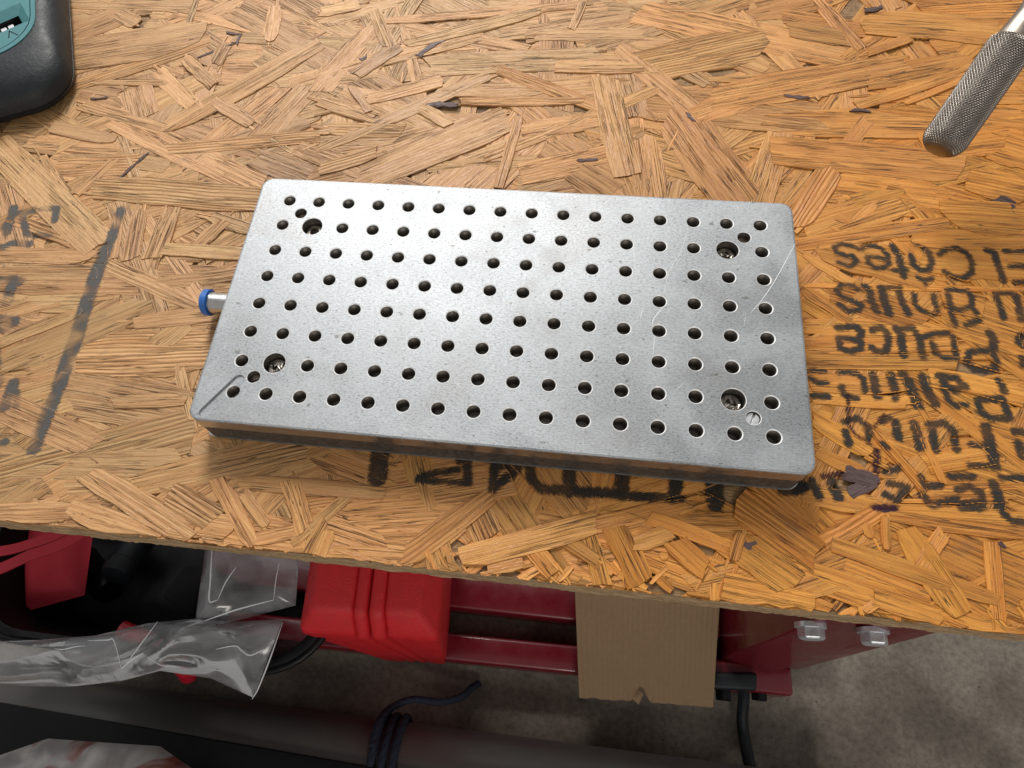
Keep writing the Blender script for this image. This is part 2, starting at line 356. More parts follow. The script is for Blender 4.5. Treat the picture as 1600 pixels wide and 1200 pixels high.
# strands traced from the photograph: crop -> centre line and width in crop pixels
HERO = [
 (crop(0, 0, 3), [(300,255,940,150,150),(340,400,980,190,60),(750,610,1500,190,90),(1210,650,1520,330,110),(540,545,1225,860,130),(-30,650,470,1150,170),(440,880,1225,940,125),
   (380,490,760,600,60),(640,400,680,540,160),(740,330,900,490,90),(860,270,1000,400,60),(360,910,580,700,38),(560,985,530,1210,60),(650,985,610,1210,80),(800,985,710,1210,90),
   (920,1160,1050,1040,60),(862,160,920,-5,28),(820,50,1310,165,42),(250,15,910,25,60),(1180,580,1000,470,70),(990,1010,1180,1075,60),(480,385,790,385,30),(780,700,1500,635,60),
   (1290,30,1265,190,70),(200,730,320,900,42),(540,650,240,590,60),(130,660,620,690,80),(260,780,640,760,90),(1010,300,1060,210,60),(540,60,640,110,70)]),
 (crop(500, 0, 3.2), [(0,450,285,130,120),(180,375,400,230,60),(275,50,350,230,70),(300,105,1310,20,42),(430,220,1110,50,55),(-20,745,840,370,60),(890,345,1490,565,62),(1420,390,1540,870,150),
   (890,940,995,580,50),(180,890,920,590,170),(540,330,1400,290,110),(1000,650,1425,590,90),(990,870,1450,770,120),(700,505,1320,500,42),(660,445,1110,440,70),(-10,110,410,0,55),(0,500,270,590,80),
   (150,430,245,560,40),(40,640,415,650,70),(500,540,645,625,60),(1080,175,1620,170,65),(1255,145,1315,5,40),(0,60,200,20,60),(235,495,610,400,60),(0,850,280,760,60),(1180,330,1620,340,60),(1400,700,1600,640,50)]),
 (crop(1000, 0, 2.667), [(-10,45,930,255,115),(-10,285,525,175,150),(300,410,1110,265,125),(130,440,430,840,210),(640,940,800,690,110),(530,510,1620,515,125),(540,625,1360,700,130),(800,785,1275,850,165),
   (900,440,1385,280,48),(1100,430,1390,310,25),(930,95,1500,135,115),(1380,750,1620,800,120),(1270,880,1620,905,140),(740,-10,925,200,60),(950,220,1125,160,40),(650,1020,1285,925,62),(1140,990,1620,985,90),
   (960,330,1390,250,100),(20,560,60,830,120),(620,120,900,160,70),(1500,600,1640,640,160),(1180,60,1640,40,90)]),
 (crop(0, 280, 2.858), [(470,375,885,565,80),(-10,835,690,545,120),(-10,730,360,590,50),(365,785,960,765,205),(240,940,870,1040,200),(50,510,440,500,150),(800,850,855,1070,58),(500,1000,835,990,62),(-10,330,420,340,70),
   (-10,1000,420,1190,150),(-10,420,430,420,70),(600,640,980,600,70),(730,310,1080,330,60),(60,180,380,300,60),(700,470,1060,420,60)]),
 (crop(0, 640, 2.667), [(-20,300,800,90,190),(500,330,1290,150,125),(360,270,790,545,110),(540,370,800,500,110),(900,285,1050,570,75),(1190,300,1260,510,55),(1215,560,1510,310,42),(1010,350,1110,480,60),
   (-10,430,320,420,85),(290,400,660,530,110),(990,300,1600,350,70),(1300,150,1600,260,160),(830,480,960,500,110),(1370,480,1620,560,180),(1050,540,1230,500,60),(1310,610,1350,500,90),(700,340,900,460,130),(1240,310,1290,470,40)]),
 (crop(860, 780, 2.162), [(-20,130,470,15,75),(330,60,640,175,50),(215,100,310,295,90),(420,140,525,235,80),(645,120,620,205,40),(590,300,890,365,110),(640,160,820,285,130),(640,10,900,190,120),(950,150,1520,345,60),(1000,220,1285,325,40),
   (1085,130,1065,55,42),(1135,170,1130,60,32),(915,150,1110,35,70),(1150,45,1620,105,75),(1520,410,1495,140,60),(1200,100,1385,380,100),(130,120,175,290,60),(35,140,165,225,32),(1090,330,1320,405,60),(1330,110,1250,240,60),(280,150,400,110,60)]),
 (crop(430, 780, 2.858), [(220,130,810,90,175),(545,300,970,-20,110),(830,255,1440,105,115),(80,195,330,-20,50),(215,240,565,265,75),(1150,230,1240,335,90),(1290,170,1440,275,62),(150,240,225,105,80),(55,-10,165,155,52),(950,300,1100,270,70)]),
 (crop(1260, 360, 4.706), [(-20,170,340,385,62),(90,140,920,340,210),(-20,400,1620,432,38),(-20,440,330,670,72),(190,430,880,640,215),(-20,705,1050,735,125),(-20,850,1120,820,170),(-20,965,1110,975,110),(900,180,1620,230,330),(1040,620,1620,800,330),(1000,480,1300,560,180)]),
 (crop(1240, 560, 4.286), [(520,480,890,890,62),(690,90,1580,730,115),(860,530,1005,840,50),(130,390,530,625,120),(540,1020,1580,1085,115),(120,260,750,295,85),(880,700,1300,640,160),(100,150,760,170,130),(900,120,1560,270,120),(840,900,1420,900,150),(150,620,480,760,90),(60,900,560,980,140),(1200,450,1580,560,150)]),
]
BARK = [(crop(500,0,3.2), [(485,285,655,175,42),(545,520,670,525,40),(965,610,995,570,20),(195,300,235,275,30),(1290,800,1380,795,24)]), (crop(1000,0,2.667), [(1465,835,1570,880,55),(930,40,1010,25,34),(600,395,700,405,22),(880,460,960,465,18),(200,470,225,500,18)]),
        (crop(0,0,3), [(925,270,1110,195,14),(1110,210,1130,160,16),(1060,148,1130,160,14),(550,845,695,715,18),(420,460,500,455,14)]), (crop(1240,560,4.286), [(330,760,555,820,110),(380,900,520,830,90),(540,1000,690,1000,34)]), (crop(860,780,2.162), [(650,140,690,150,26),(1510,150,1530,160,14)])]

class Strand: pass
STR = []
def warm_at(x, y):
    return min(1, max(0, 0.55 + (x - 30) / 260 - y / 420 + 0.15 * noise.noise(Vector((x * .01, y * .01, 0)))))
def add_strand(cx, cy, ang, L, W, z, tilt_u, tilt_v, tone, flute, n=6, rag=1.0, thick=0.8, bow=0.0, kind=0):
    s = Strand(); c, si = math.cos(ang), math.sin(ang); top = []; g = []
    slant0, slant1 = random.uniform(-.35, .35), random.uniform(-.35, .35)
    t0, t1 = random.uniform(.55, 1.0), random.uniform(.55, 1.0)
    crown = random.uniform(-0.10, 0.16) * min(1, W / 8)
    for i in range(n):
        f = i / (n - 1); e = min(f, 1 - f) * 2
        hw = W / 2 * (1 + random.uniform(-.10, .10) * rag)
        end = (t0 if f < .5 else t1); hw *= end + (1 - end) * min(1, e * 2.2)
        off = bow * 4 * f * (1 - f) * W + random.uniform(-.03, .03) * W
        for k, v in enumerate((-1, 0.05 * random.uniform(-1, 1), 1)):
            vv = v * hw + off; uu = (f - .5) * L
            if i == 0: uu += v * slant0 * W * .5 + random.uniform(-.16, .16) * W * rag
            if i == n - 1: uu += v * slant1 * W * .5 + random.uniform(-.16, .16) * W * rag
            zz = z + tilt_u * uu + tilt_v * vv + (crown if k == 1 else 0) + random.uniform(-.04, .04)
            x, y = cx + uu * c - vv * si, cy + uu * si + vv * c
            if y < EDGE_Y: y = EDGE_Y + random.uniform(-0.9, 0.5)
            top.append((x, y, zz)); g.append((uu + 200, vv + 50, 0))
    V = list(top); F = []
    for i in range(n - 1):
        for k in range(2):
            a = i*3+k; F.append((a, a+3, a+4, a+1))
    rim = [i*3 for i in range(n)] + [(n-1)*3+1] + [i*3+2 for i in range(n-1, -1, -1)] + [1]
    b0 = len(V)
    for r in rim: V.append((top[r][0], top[r][1], top[r][2] - thick)); g.append(g[r])
    m = len(rim)
    for i in range(m): F.append((rim[i], b0+i, b0+(i+1) % m, rim[(i+1) % m]))
    s.V, s.F, s.g = V, [f[::-1] for f in F], g
    s.attr = (random.random(), tone, flute, warm_at(cx, cy)); s.W, s.L = W, L; s.px = 0
    s.axis = (cx, cy, c, si)
    STR.append(s); return s
def rnd_tone(): return min(0.62, max(0.36, random.gauss(0.50, 0.042)))

# random filling strands, pressed below the traced ones
for _ in range(1250):
    x, y = random.uniform(X0 + 10, X1 - 10), random.uniform(EDGE_Y, Y1 - 10)
    L = min(150, max(34, random.lognormvariate(4.4, .4))); W = min(28, max(5, random.lognormvariate(2.62, .42)))
    add_strand(x, y, random.gauss(0.05, .75), L, W, -random.uniform(.35, 1.45), random.gauss(0, .0022), random.gauss(0, .005), rnd_tone() - 0.015, random.choice((0, 0, 0, .1, .3, .6)) * random.random(), thick=1.0)
for _ in range(150):                                   # slivers and chips
    x, y = random.uniform(X0 + 10, X1 - 10), random.uniform(EDGE_Y, Y1 - 10)
    add_strand(x, y, random.gauss(0.05, .9), random.uniform(6, 32), random.uniform(.7, 3.2), -random.uniform(.3, .7), random.gauss(0, .005), random.gauss(0, .02), rnd_tone() + .01, 0, n=4)
for _ in range(260):                                   # crumbled chips along the sawn front edge
    x = random.uniform(X0 + 10, X1 - 10); y = EDGE_Y + abs(random.gauss(0, 5.5))
    add_strand(x, y, random.uniform(-1.6, 1.6), random.uniform(3, 13), random.uniform(1, 4), -random.uniform(.1, 1.1), random.gauss(0, .02), random.gauss(0, .05), rnd_tone() + .03, 0, n=4)
heroes = []
for cr, lst in HERO:
    for x0, y0, x1, y1, w in lst:
        p0, p1 = cr(x0, y0), cr(x1, y1); d = np.array(p1) - np.array(p0); nrm = np.array([-d[1], d[0]]) / np.hypot(*d)
        s = cr(1, 0)[0] - cr(0, 0)[0]; mid = (np.array(p0) + np.array(p1)) / 2
        a, b_ = at(*p0)[:2], at(*p1)[:2]; q0, q1 = at(*(mid - nrm * w * s / 2))[:2], at(*(mid + nrm * w * s / 2))[:2]
        dd = b_ - a; L = np.hypot(*dd); ang = math.atan2(dd[1], dd[0]); pn = np.array([-math.sin(ang), math.cos(ang)])
        heroes.append((abs((q1 - q0) @ pn) * L, (a + b_) / 2, ang, L, abs((q1 - q0) @ pn)))
heroes.sort(key=lambda h: -h[0])
for i, (ar, c, ang, L, W) in enumerate(heroes):
    f = i / len(heroes)
    add_strand(c[0], c[1], ang, L, W, -0.42 + 0.36 * f + random.choice((0, 0, .12, .25, .42)) + random.uniform(-.10, .10), random.gauss(0, .0014), random.gauss(0, .011), rnd_tone() + .01, random.choice((0, 0, 0, .15, .3, .8)), n=7, rag=.7, thick=.9, bow=random.uniform(-.12, .12))
    ca, sa = math.cos(ang), math.sin(ang)               # torn splinters at both ends
    for e in (-1, 1):
        for _ in range(random.randint(0, 3)):
            v = random.uniform(-.42, .42) * W; l = random.uniform(4, 14); u = e * (L / 2 + l * random.uniform(-.15, .35))
            add_strand(c[0] + u*ca - v*sa, c[1] + u*sa + v*ca, ang + random.gauss(0, .08), l, random.uniform(.6, 2.2), -.3 + random.uniform(-.2, .15), random.gauss(0, .015), 0, rnd_tone() + .02, 0, n=4)
for cr, lst in BARK:
    for x0, y0, x1, y1, w in lst:
        a, b_ = at(*cr(x0, y0))[:2], at(*cr(x1, y1))[:2]; dd = b_ - a; s = cr(1, 0)[0] - cr(0, 0)[0]
        add_strand((a[0]+b_[0])/2, (a[1]+b_[1])/2, math.atan2(dd[1], dd[0]), np.hypot(*dd), w * s / 3.7, 0.05, 0, 0, random.uniform(.03, .08), 0, n=6, rag=4.0 if w < 60 else 1.5, thick=.5, bow=random.uniform(-.6, .6) if w < 60 else 0)

# what the photograph shows of each strand: rays through the picture
AV, AF, owner = [], [], []
for i, s in enumerate(STR):
    o = len(AV); AV += s.V; AF += [tuple(o + k for k in f) for f in s.F]; owner += [i] * len(s.F)
BVH = BVHTree.FromPolygons([Vector(v) for v in AV], AF)
cp = Vector(CAM_POS)
for py in range(0, 1000, 6):
    for px in range(0, 1600, 6):
        if 310 < px < 1250 and 300 + px * .02 < py < 640: continue
        d = Vector(at(px, py, 0)) - cp
        h = BVH.ray_cast(cp, d.normalized())
        if h[2] is not None: STR[owner[h[2]]].px += 1
def strand_mesh(name, lst, parent):
    V, F, G, A = [], [], [], []
    for s in lst:
        o = len(V); V += s.V; F += [tuple(o + k for k in f) for f in s.F]; G += s.g; A += [s.attr] * len(s.V)
    o = link_mesh(name, V, F, [WOOD], parent); me = o.data
    a = me.attributes.new('grain', 'FLOAT_VECTOR', 'POINT'); a.data.foreach_set('vector', np.array(G, dtype=np.float32).ravel())
    a = me.attributes.new('strand', 'FLOAT_COLOR', 'POINT'); a.data.foreach_set('color', np.array(A, dtype=np.float32).ravel())
    return o
order = sorted(range(len(STR)), key=lambda i: -STR[i].px); big = set(order[:300])
for i in order[:300]: strand_mesh('wood_strand', [STR[i]], board)
rest = strand_mesh('small_wood_strands', [s for i, s in enumerate(STR) if i not in big], board); rest['kind'] = 'stuff'

# ---- stencilled lettering: strokes traced on the board, laid as ink over the strands
A_ = crop(1260, 360, 4.706); B_ = crop(1240, 560, 4.286); C_ = crop(540, 680, 4.444); D_ = crop(860, 720, 3.81); E_ = crop(0, 290, 2.925)
INK_RIGHT = [
 (A_, 34, [(385,135),(330,110),(270,95),(205,115),(225,160),(290,180),(340,185),(370,220),(345,250),(310,265),(240,235)]), (A_, 34, [(410,135),(440,110),(510,105),(560,130),(600,180),(610,240),(560,280),(500,270),(455,230),(450,190),(520,195),(590,215)]),
 (A_, 48, [(640,105),(670,160),(690,230),(705,290),(715,335)]), (A_, 38, [(650,290),(735,290)]), (A_, 40, [(780,110),(775,180),(790,250),(840,290),(900,290),(925,230),(905,160),(860,125),(780,110)]), (A_, 34, [(820,345),(870,370),(930,350)]), (A_, 30, [(870,370),(880,390)]),
 (A_, 40, [(980,175),(1030,135),(1110,130),(1180,165),(1220,230),(1215,310),(1150,350),(1080,340),(1020,300)]), (A_, 46, [(1330,145),(1385,160),(1405,230),(1430,300),(1450,370)]), (A_, 34, [(1460,150),(1700,150)]), (A_, 36, [(1500,265),(1700,262)]), (A_, 34, [(1540,378),(1700,375)]),
 (A_, 38, [(380,435),(350,405),(260,400),(220,440),(270,490),(350,520),(410,550),(380,590),(310,590),(240,540)]), (A_, 52, [(430,405),(470,450),(480,520),(520,590)]), (A_, 34, [(540,415),(690,420)]), (A_, 55, [(560,430),(575,520),(610,610)]), (A_, 48, [(680,440),(710,530),(750,610)]),
 (A_, 36, [(800,470),(800,540),(840,580),(930,620),(970,590),(940,500),(940,470)]), (A_, 40, [(1040,440),(1180,445),(1220,500),(1210,560),(1120,590),(1060,560),(1040,480)]), (A_, 40, [(1060,580),(1080,650),(1100,690)]), (A_, 45, [(1180,690),(1270,660)]), (A_, 36, [(1200,560),(1250,610)]),
 (A_, 30, [(1390,460),(1520,460)]), (A_, 45, [(1400,480),(1430,560),(1450,640)]), (A_, 56, [(1545,480),(1570,560),(1580,650)]), (A_, 50, [(1640,480),(1680,560)]),
 (A_, 50, [(230,715),(350,705),(410,740),(390,800)]), (A_, 46, [(240,790),(330,795),(400,820),(400,870),(320,890),(250,860),(240,800)]), (A_, 50, [(490,735),(550,710),(600,760),(600,840),(580,890),(520,890),(480,860)]),
 (A_, 55, [(660,720),(700,760),(700,850),(715,920)]), (A_, 48, [(680,725),(780,720),(830,780),(845,860),(855,930)]), (A_, 42, [(1050,750),(930,760),(830,790)]), (A_, 42, [(930,830),(950,900),(1010,935),(1110,935)]), (A_, 42, [(1080,780),(1090,860),(1110,930)]),
 (A_, 58, [(1350,750),(1380,800),(1375,870)]), (A_, 48, [(1370,880),(1200,890),(1190,960),(1250,1015),(1400,1015),(1400,950),(1370,880)]), (A_, 45, [(1640,760),(1580,770),(1560,820),(1590,850),(1660,850)]), (A_, 40, [(1590,930),(1595,990),(1660,1010)]),
 (B_, 30, [(60,85),(210,85)]), (B_, 35, [(110,130),(170,165),(220,165)]), (B_, 44, [(130,250),(230,255)]), (B_, 35, [(310,95),(420,95),(470,140),(480,220)]), (B_, 40, [(320,190),(340,240),(420,270)]), (B_, 55, [(530,110),(545,180),(560,250)]), (B_, 55, [(650,110),(670,180),(680,260)]),
 (B_, 68, [(740,110),(790,200),(840,310)]), (B_, 62, [(870,120),(900,220),(950,300)]), (B_, 52, [(970,120),(1080,130),(1150,190),(1080,210),(1020,180),(990,130)]), (B_, 45, [(1010,200),(1040,280),(1090,320),(1150,310)]), (B_, 52, [(1380,150),(1410,220)]), (B_, 48, [(1240,270),(1400,275),(1430,340),(1450,400),(1320,400),(1250,350),(1240,270)]),
 (B_, 40, [(340,420),(430,400),(500,450),(510,560)]), (B_, 50, [(350,490),(370,570)]), (B_, 35, [(590,425),(650,395)]), (B_, 55, [(690,430),(700,500),(710,590)]), (B_, 30, [(590,570),(630,600)]), (B_, 58, [(810,430),(830,510),(850,590)]), (B_, 30, [(780,600),(860,600)]),
 (B_, 50, [(910,440),(1000,430),(1070,480),(1090,610)]), (B_, 55, [(930,480),(950,610)]), (B_, 72, [(1290,460),(1310,540),(1330,620),(1350,720)]), (B_, 45, [(1200,575),(1320,600)]), (B_, 42, [(1180,715),(1350,720)]), (B_, 58, [(1485,490),(1540,490)]), (B_, 58, [(1510,570),(1530,650)]), (B_, 50, [(1600,480),(1640,600)]),
 (B_, 68, [(20,880),(80,850)]), (B_, 55, [(120,820),(170,920)]), (B_, 68, [(260,830),(300,930)]), (B_, 45, [(620,760),(700,735)]), (B_, 45, [(640,830),(760,860),(700,950),(620,910)]), (B_, 45, [(850,790),(880,860),(980,850)]), (B_, 48, [(860,910),(920,980),(1050,960),(1100,940)]),
 (B_, 45, [(1060,790),(1200,790)]), (B_, 50, [(1100,880),(1180,860),(1250,900),(1270,960),(1150,970),(1120,1000),(1270,1000)]), (B_, 66, [(1340,840),(1370,920),(1390,1000)]), (B_, 40, [(1390,795),(1530,800),(1600,830)]), (B_, 45, [(1400,1040),(1470,1090),(1540,1100)])]
INK_PURPLE = [(B_, 20, [(365,250),(370,420)]), (B_, 14, [(370,430),(410,510),(520,560)]), (B_, 20, [(540,460),(610,375)]), (B_, 36, [(560,620),(560,760)]), (B_, 36, [(200,790),(320,770)]), (B_, 40, [(540,1000),(680,1000)])]
INK_FRONT = [
 (C_, 125, [(245,60),(222,290)]), (C_, 40, [(790,180),(860,185)]), (C_, 60, [(840,200),(850,320)]), (C_, 38, [(500,312),(850,330)]), (C_, 46, [(520,292),(640,258),(780,240)]), (C_, 60, [(1040,180),(1020,370)]), (C_, 62, [(1200,225),(1030,365)]), (C_, 40, [(1020,215),(1200,215)]),
 (C_, 66, [(1280,200),(1290,300),(1360,372),(1600,378)]), (C_, 66, [(1565,180),(1565,330)]), (D_, 70, [(110,20),(110,180)]), (D_, 60, [(170,182),(430,192)]), (D_, 80, [(430,60),(430,195)]), (D_, 52, [(480,208),(780,222)]), (D_, 80, [(755,90),(740,215)]), (D_, 105, [(980,90),(985,245)]), (D_, 74, [(1390,175),(1500,160)])]
INK_LEFT = [(E_, 42, [(555,110),(505,255)]), (E_, 60, [(485,285),(440,400),(385,560),(345,700),(300,820),(268,915)]), (E_, 60, [(252,955),(200,1080),(150,1200)]), (E_, 35, [(20,190),(60,130),(150,110)]), (E_, 28, [(100,130),(120,220)]), (E_, 28, [(190,105),(260,105),(250,160)]), (E_, 22, [(130,225),(230,225)]), (E_, 38, [(60,100),(30,210)]),
 (E_, 34, [(-20,295),(60,260),(130,265)]), (E_, 40, [(-20,440),(60,430),(90,440)]), (E_, 45, [(60,430),(30,530)]), (E_, 50, [(-30,610),(60,620),(10,650)]), (E_, 48, [(60,900),(20,1010)]), (E_, 30, [(70,940),(75,1000)]), (E_, 30, [(-20,1180),(20,1170)]), (E_, 40, [(-30,700),(-10,900)])]
def ink_sheet(strokes, col, label, step=0.5, wear=0.25):
    segs = []
    for cr, w, pts in strokes:
        P = [at(*cr(*p))[:2] for p in pts]; x, y = cr(*pts[0]); s = cr(1, 0)[0] - cr(0, 0)[0]
        k = np.hypot(*(at(x + 10, y) - at(x - 10, y))[:2]) / 20; hw = w * s * k / 2
        for a, b_ in zip(P, P[1:]): segs.append((*a, *b_, hw))
    S = np.array(segs); x0, y0 = S[:, [0, 2]].min() - 6, S[:, [1, 3]].min() - 6; x1, y1 = S[:, [0, 2]].max() + 6, S[:, [1, 3]].max() + 6
    nx, ny = int((x1-x0)/step) + 1, int((y1-y0)/step) + 1
    gx, gy = np.meshgrid(x0 + np.arange(nx) * step, y0 + np.arange(ny) * step); sd = np.full(gx.shape, 99.0)
    for ax, ay, bx, by, hw in S:
        dx, dy = bx-ax, by-ay; t = np.clip(((gx-ax)*dx + (gy-ay)*dy) / (dx*dx+dy*dy+1e-9), 0, 1)
        sd = np.minimum(sd, np.hypot(gx-ax-t*dx, gy-ay-t*dy) - hw)
    use = np.zeros((ny, nx), bool); near = sd < 3.0
    idx = -np.ones((ny, nx), int); V, G, SDV, K, F = [], [], [], [], []
    dn = Vector((0, 0, -1))
    for j in range(ny):
        for i in range(nx):
            if not near[j, i]: continue
            h = BVH.ray_cast(Vector((gx[j, i], gy[j, i], 20)), dn); z = -1.6; g = (gx[j, i], gy[j, i], 0); kp = .9
            if h[0] is not None:
                s = STR[owner[h[2]]]; cx, cy, c, si = s.axis; z = h[0].z; ux, uy = gx[j, i]-cx, gy[j, i]-cy
                g = (ux*c + uy*si + s.attr[0]*900, -ux*si + uy*c, 0)
                kp = 0.12 if s.attr[0] > .965 else (1.0 if z > -1.7 else 0.5)
            kp *= 1 - wear*max(0, min(1, .45 + 1.6*noise.noise(Vector((gx[j, i]*.11, gy[j, i]*.11, 5)))))
            idx[j, i] = len(V); V.append((gx[j, i], gy[j, i], z + .09)); G.append(g); SDV.append(sd[j, i]); K.append(kp)
    for j in range(ny-1):
        for i in range(nx-1):
            q = (idx[j, i], idx[j, i+1], idx[j+1, i+1], idx[j+1, i])
            if min(q) >= 0: F.append(q)
    o = link_mesh('stencilled_lettering', V, F, [INK], board, smooth=True); o['label'] = label; me = o.data
    a = me.attributes.new('grain', 'FLOAT_VECTOR', 'POINT'); a.data.foreach_set('vector', np.array(G, np.float32).ravel())
    for nm, d in (('sd', SDV), ('keep', K)):
        a = me.attributes.new(nm, 'FLOAT', 'POINT'); a.data.foreach_set('value', np.array(d, np.float32))
    a = me.attributes.new('ink', 'FLOAT_COLOR', 'POINT'); a.data.foreach_set('color', np.tile(np.array((*col, 1), np.float32), len(V)))
ink_sheet(INK_RIGHT, (0.030, 0.028, 0.024), 'rows of small upside-down black stencil print right of the plate')
ink_sheet(INK_FRONT, (0.022, 0.020, 0.017), 'large black stencil letters half under the front of the plate')
ink_sheet(INK_LEFT, (0.085, 0.083, 0.080), 'long slanting black stencil line and letter scraps at the left', wear=0.82)
ink_sheet(INK_PURPLE, (0.030, 0.008, 0.018), 'dark purple marks among the stencil print', 0.5)

# ------------------------------------------------------------------ the drilled plate
PITCH = 15.0
plate = thing('drilled_fixture_plate', 'silver metal plate drilled with rows of round holes, lying on the board', 'plate')
PX0, PX1, PY0, PY1, PR = -129.0, 127.5, -67.3, 66.2, 5.5
holes = []                                              # x, y, radius, chamfer, depth
for i in range(16):
    for j in range(8):
        if i in (1, 14) and j in (1, 6): continue
        holes.append(((i - 7.5) * PITCH, (j - 3.5) * PITCH, 2.92, 0.42, 15.0, 'tap'))
for sx in (-1, 1):
    for sy in (-1, 1):
        holes.append((sx * 6.5 * PITCH, sy * 2.5 * PITCH, 4.95, 0.25, 9.0, 'cbore'))
        holes.append((sx * 7.0 * PITCH, sy * 3.0 * PITCH, 2.95, 0.25, 7.0, 'set'))
slot_a, slot_b, slot_w = at(*crop(290, 500, 4)(330, 375), TOP)[:2], at(*crop(290, 500, 4)(120, 575), TOP)[:2], 2.6
def slot_depth(x, y):
    d = slot_b - slot_a; t = np.clip(((x-slot_a[0])*d[0] + (y-slot_a[1])*d[1]) / (d @ d), 0, 1); q = slot_a + t * d
    r = math.hypot(x - q[0], y - q[1]); side = ((x-slot_a[0])*d[1] - (y-slot_a[1])*d[0]) / np.hypot(*d)   # + on the right of the run
    if r > slot_w + .01: return 0.0
    f = min(1, (slot_w - r) / 0.35); lean = 0.5 + 0.5 * max(-1, min(1, side / slot_w)); return f * (0.25 + 0.75 * lean)
def plate_mesh():
    pts, edges = [], []
    def loop(P):
        o = len(pts); pts.extend(P); n = len(P); edges.extend((o+k, o+(k+1) % n) for k in range(n))
    CH = 0.85
    outer = rrect(PX0+CH, PX1-CH, PY0+CH, PY1-CH, PR-CH, 8); loop(outer)
    NS = 28
    for x, y, r, ch, dep, kd in holes: loop([(x+(r+ch)*math.cos(2*math.pi*k/NS), y+(r+ch)*math.sin(2*math.pi*k/NS)) for k in range(NS)])
    d = slot_b - slot_a; ang = math.atan2(d[1], d[0])
    for rr in (slot_w, slot_w - .35):
        P = []
        for k in range(13): a = ang + math.pi/2 + math.pi*k/12; P.append(tuple(slot_a + rr*np.array([math.cos(a), math.sin(a)])))
        for k in range(13): a = ang - math.pi/2 + math.pi*k/12; P.append(tuple(slot_b + rr*np.array([math.cos(a), math.sin(a)])))
        loop(P)
    for t in np.linspace(.05, .95, 8): pts.append(tuple(slot_a + t*d))
    res = delaunay_2d_cdt([Vector(p) for p in pts], edges, [], 1, 1e-5)
    V2, T = res[0], res[2]; V = []; F = []; M = []
    for v in V2: V.append((v[0], v[1], TOP - slot_depth(v[0], v[1])))
    H = np.array([(h[0], h[1], h[2]+h[3]) for h in holes])
    for t in T:
        c = sum((Vector(V2[k]) for k in t), Vector((0, 0))) / 3
        if (np.hypot(H[:, 0]-c.x, H[:, 1]-c.y) < H[:, 2]*0.985).any(): continue
        f = tuple(t)
        a, b_, c_ = (Vector(V2[k]) for k in f[:3])
        if (b_-a).cross(c_-a) < 0: f = f[::-1]
        F.append(f); M.append(0)
    # outside edge, chamfer and side walls
    def ring(P, z): o = len(V); V.extend((p[0], p[1], z) for p in P); return o
    r0 = ring(outer, TOP); full = rrect(PX0, PX1, PY0, PY1, PR, 8); n = len(full)
    mid = rrect(PX0+.13, PX1-.13, PY0+.13, PY1-.13, PR-.13, 8)
    r1 = ring(mid, TOP-.20); r2 = ring(full, TOP-CH); r3 = ring(full, 12.4); r4 = ring(mid, 12.0)
    for ra, rb, m in ((r0, r1, 0), (r1, r2, 0), (r2, r3, 2), (r3, r4, 2)):
        for k in range(n): F.append((ra+k, rb+k, rb+(k+1) % n, ra+(k+1) % n)); M.append(m)
    F.append(tuple(r4+k for k in range(n))[::-1]); M.append(2)
    # holes: chamfer, threaded wall, bottom
    for x, y, r, ch, dep, kd in holes:
        rings = []
        def cr(rad, z):
            o = len(V)
            for k in range(NS):
                a = 2*math.pi*k/NS; xx, yy = x+rad*math.cos(a), y+rad*math.sin(a); V.append((xx, yy, z if z < TOP-.01 else TOP - slot_depth(xx, yy)))
            return o
        prof = [(r+ch, TOP, 0)]
        if kd == 'tap' and x < -110 and y < -50: prof.append((r+.05, TOP-1.2, 4))
        else: prof.append((r, TOP-ch, 4))
        z = TOP-ch-.3
        if kd == 'tap':
            z = min(z, TOP - 1.4)
            for q in range(11): prof.append((r + (.0 if q % 2 else .30), z, 1)); z -= .5
            prof.append((r, TOP-7.9, 1)); prof.append((r, TOP-dep, 3))
        else: prof.append((r, TOP-dep, 1))
        prev = cr(prof[0][0], prof[0][1])
        for rad, zz, m in prof[1:]:
            cur = cr(rad, zz)
            for k in range(NS): F.append((prev+k, cur+k, cur+(k+1) % NS, prev+(k+1) % NS)); M.append(m)
            prev = cur
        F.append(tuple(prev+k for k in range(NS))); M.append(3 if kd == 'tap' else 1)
    return V, F, M
V, F, M = plate_mesh()
link_mesh('top_plate', V, F, [ALU, BORE, ALU_EDGE, BORE_DEEP, HOLE_RIM], plate, mat_ids=M)
bm = bmesh.new(); q = rrect(PX0+.3, PX1-.3, PY0+.3, PY1-.3, PR, 8)
hull_box(bm, [(x, y, 1.0) for x, y in q], [(x, y, 11.95) for x, y in q]); bm_obj('base_plate', bm, DARKSIDE, plate)
bm = bmesh.new(); q = rrect(PX0, PX1, PY0-.1, PY1, PR, 8)
hull_box(bm, [(x, y, 0.25) for x, y in q], [(x, y, 0.95) for x, y in q]); bm_obj('base_rim', bm, ALU_EDGE, plate)
def set_screw(x, y, z, ang, mat):
    bm = bmesh.new(); r = 2.75
    for sgn in (-1, 1):                                  # two half-discs with the slot between
        P = [(0, 0)]; P = []
        a0 = math.asin(.42 / r)
        for k in range(11): a = a0 + (math.pi - 2*a0)*k/10; P.append((r*math.cos(a), sgn*r*math.sin(a)))
        if sgn < 0: P = P[::-1]
        c, s = math.cos(ang), math.sin(ang); W = [(x+u*c-v*s, y+u*s+v*c) for u, v in P]
        hull_box(bm, [(*p, z-1.2) for p in W], [(*p, z) for p in W])
    tube_bm(bm, [(x, y, z-3), (x, y, z-1.1)], r, 20)
    bevel(bm, .12, 1); return bm_obj('set_screw', bm, mat, plate)
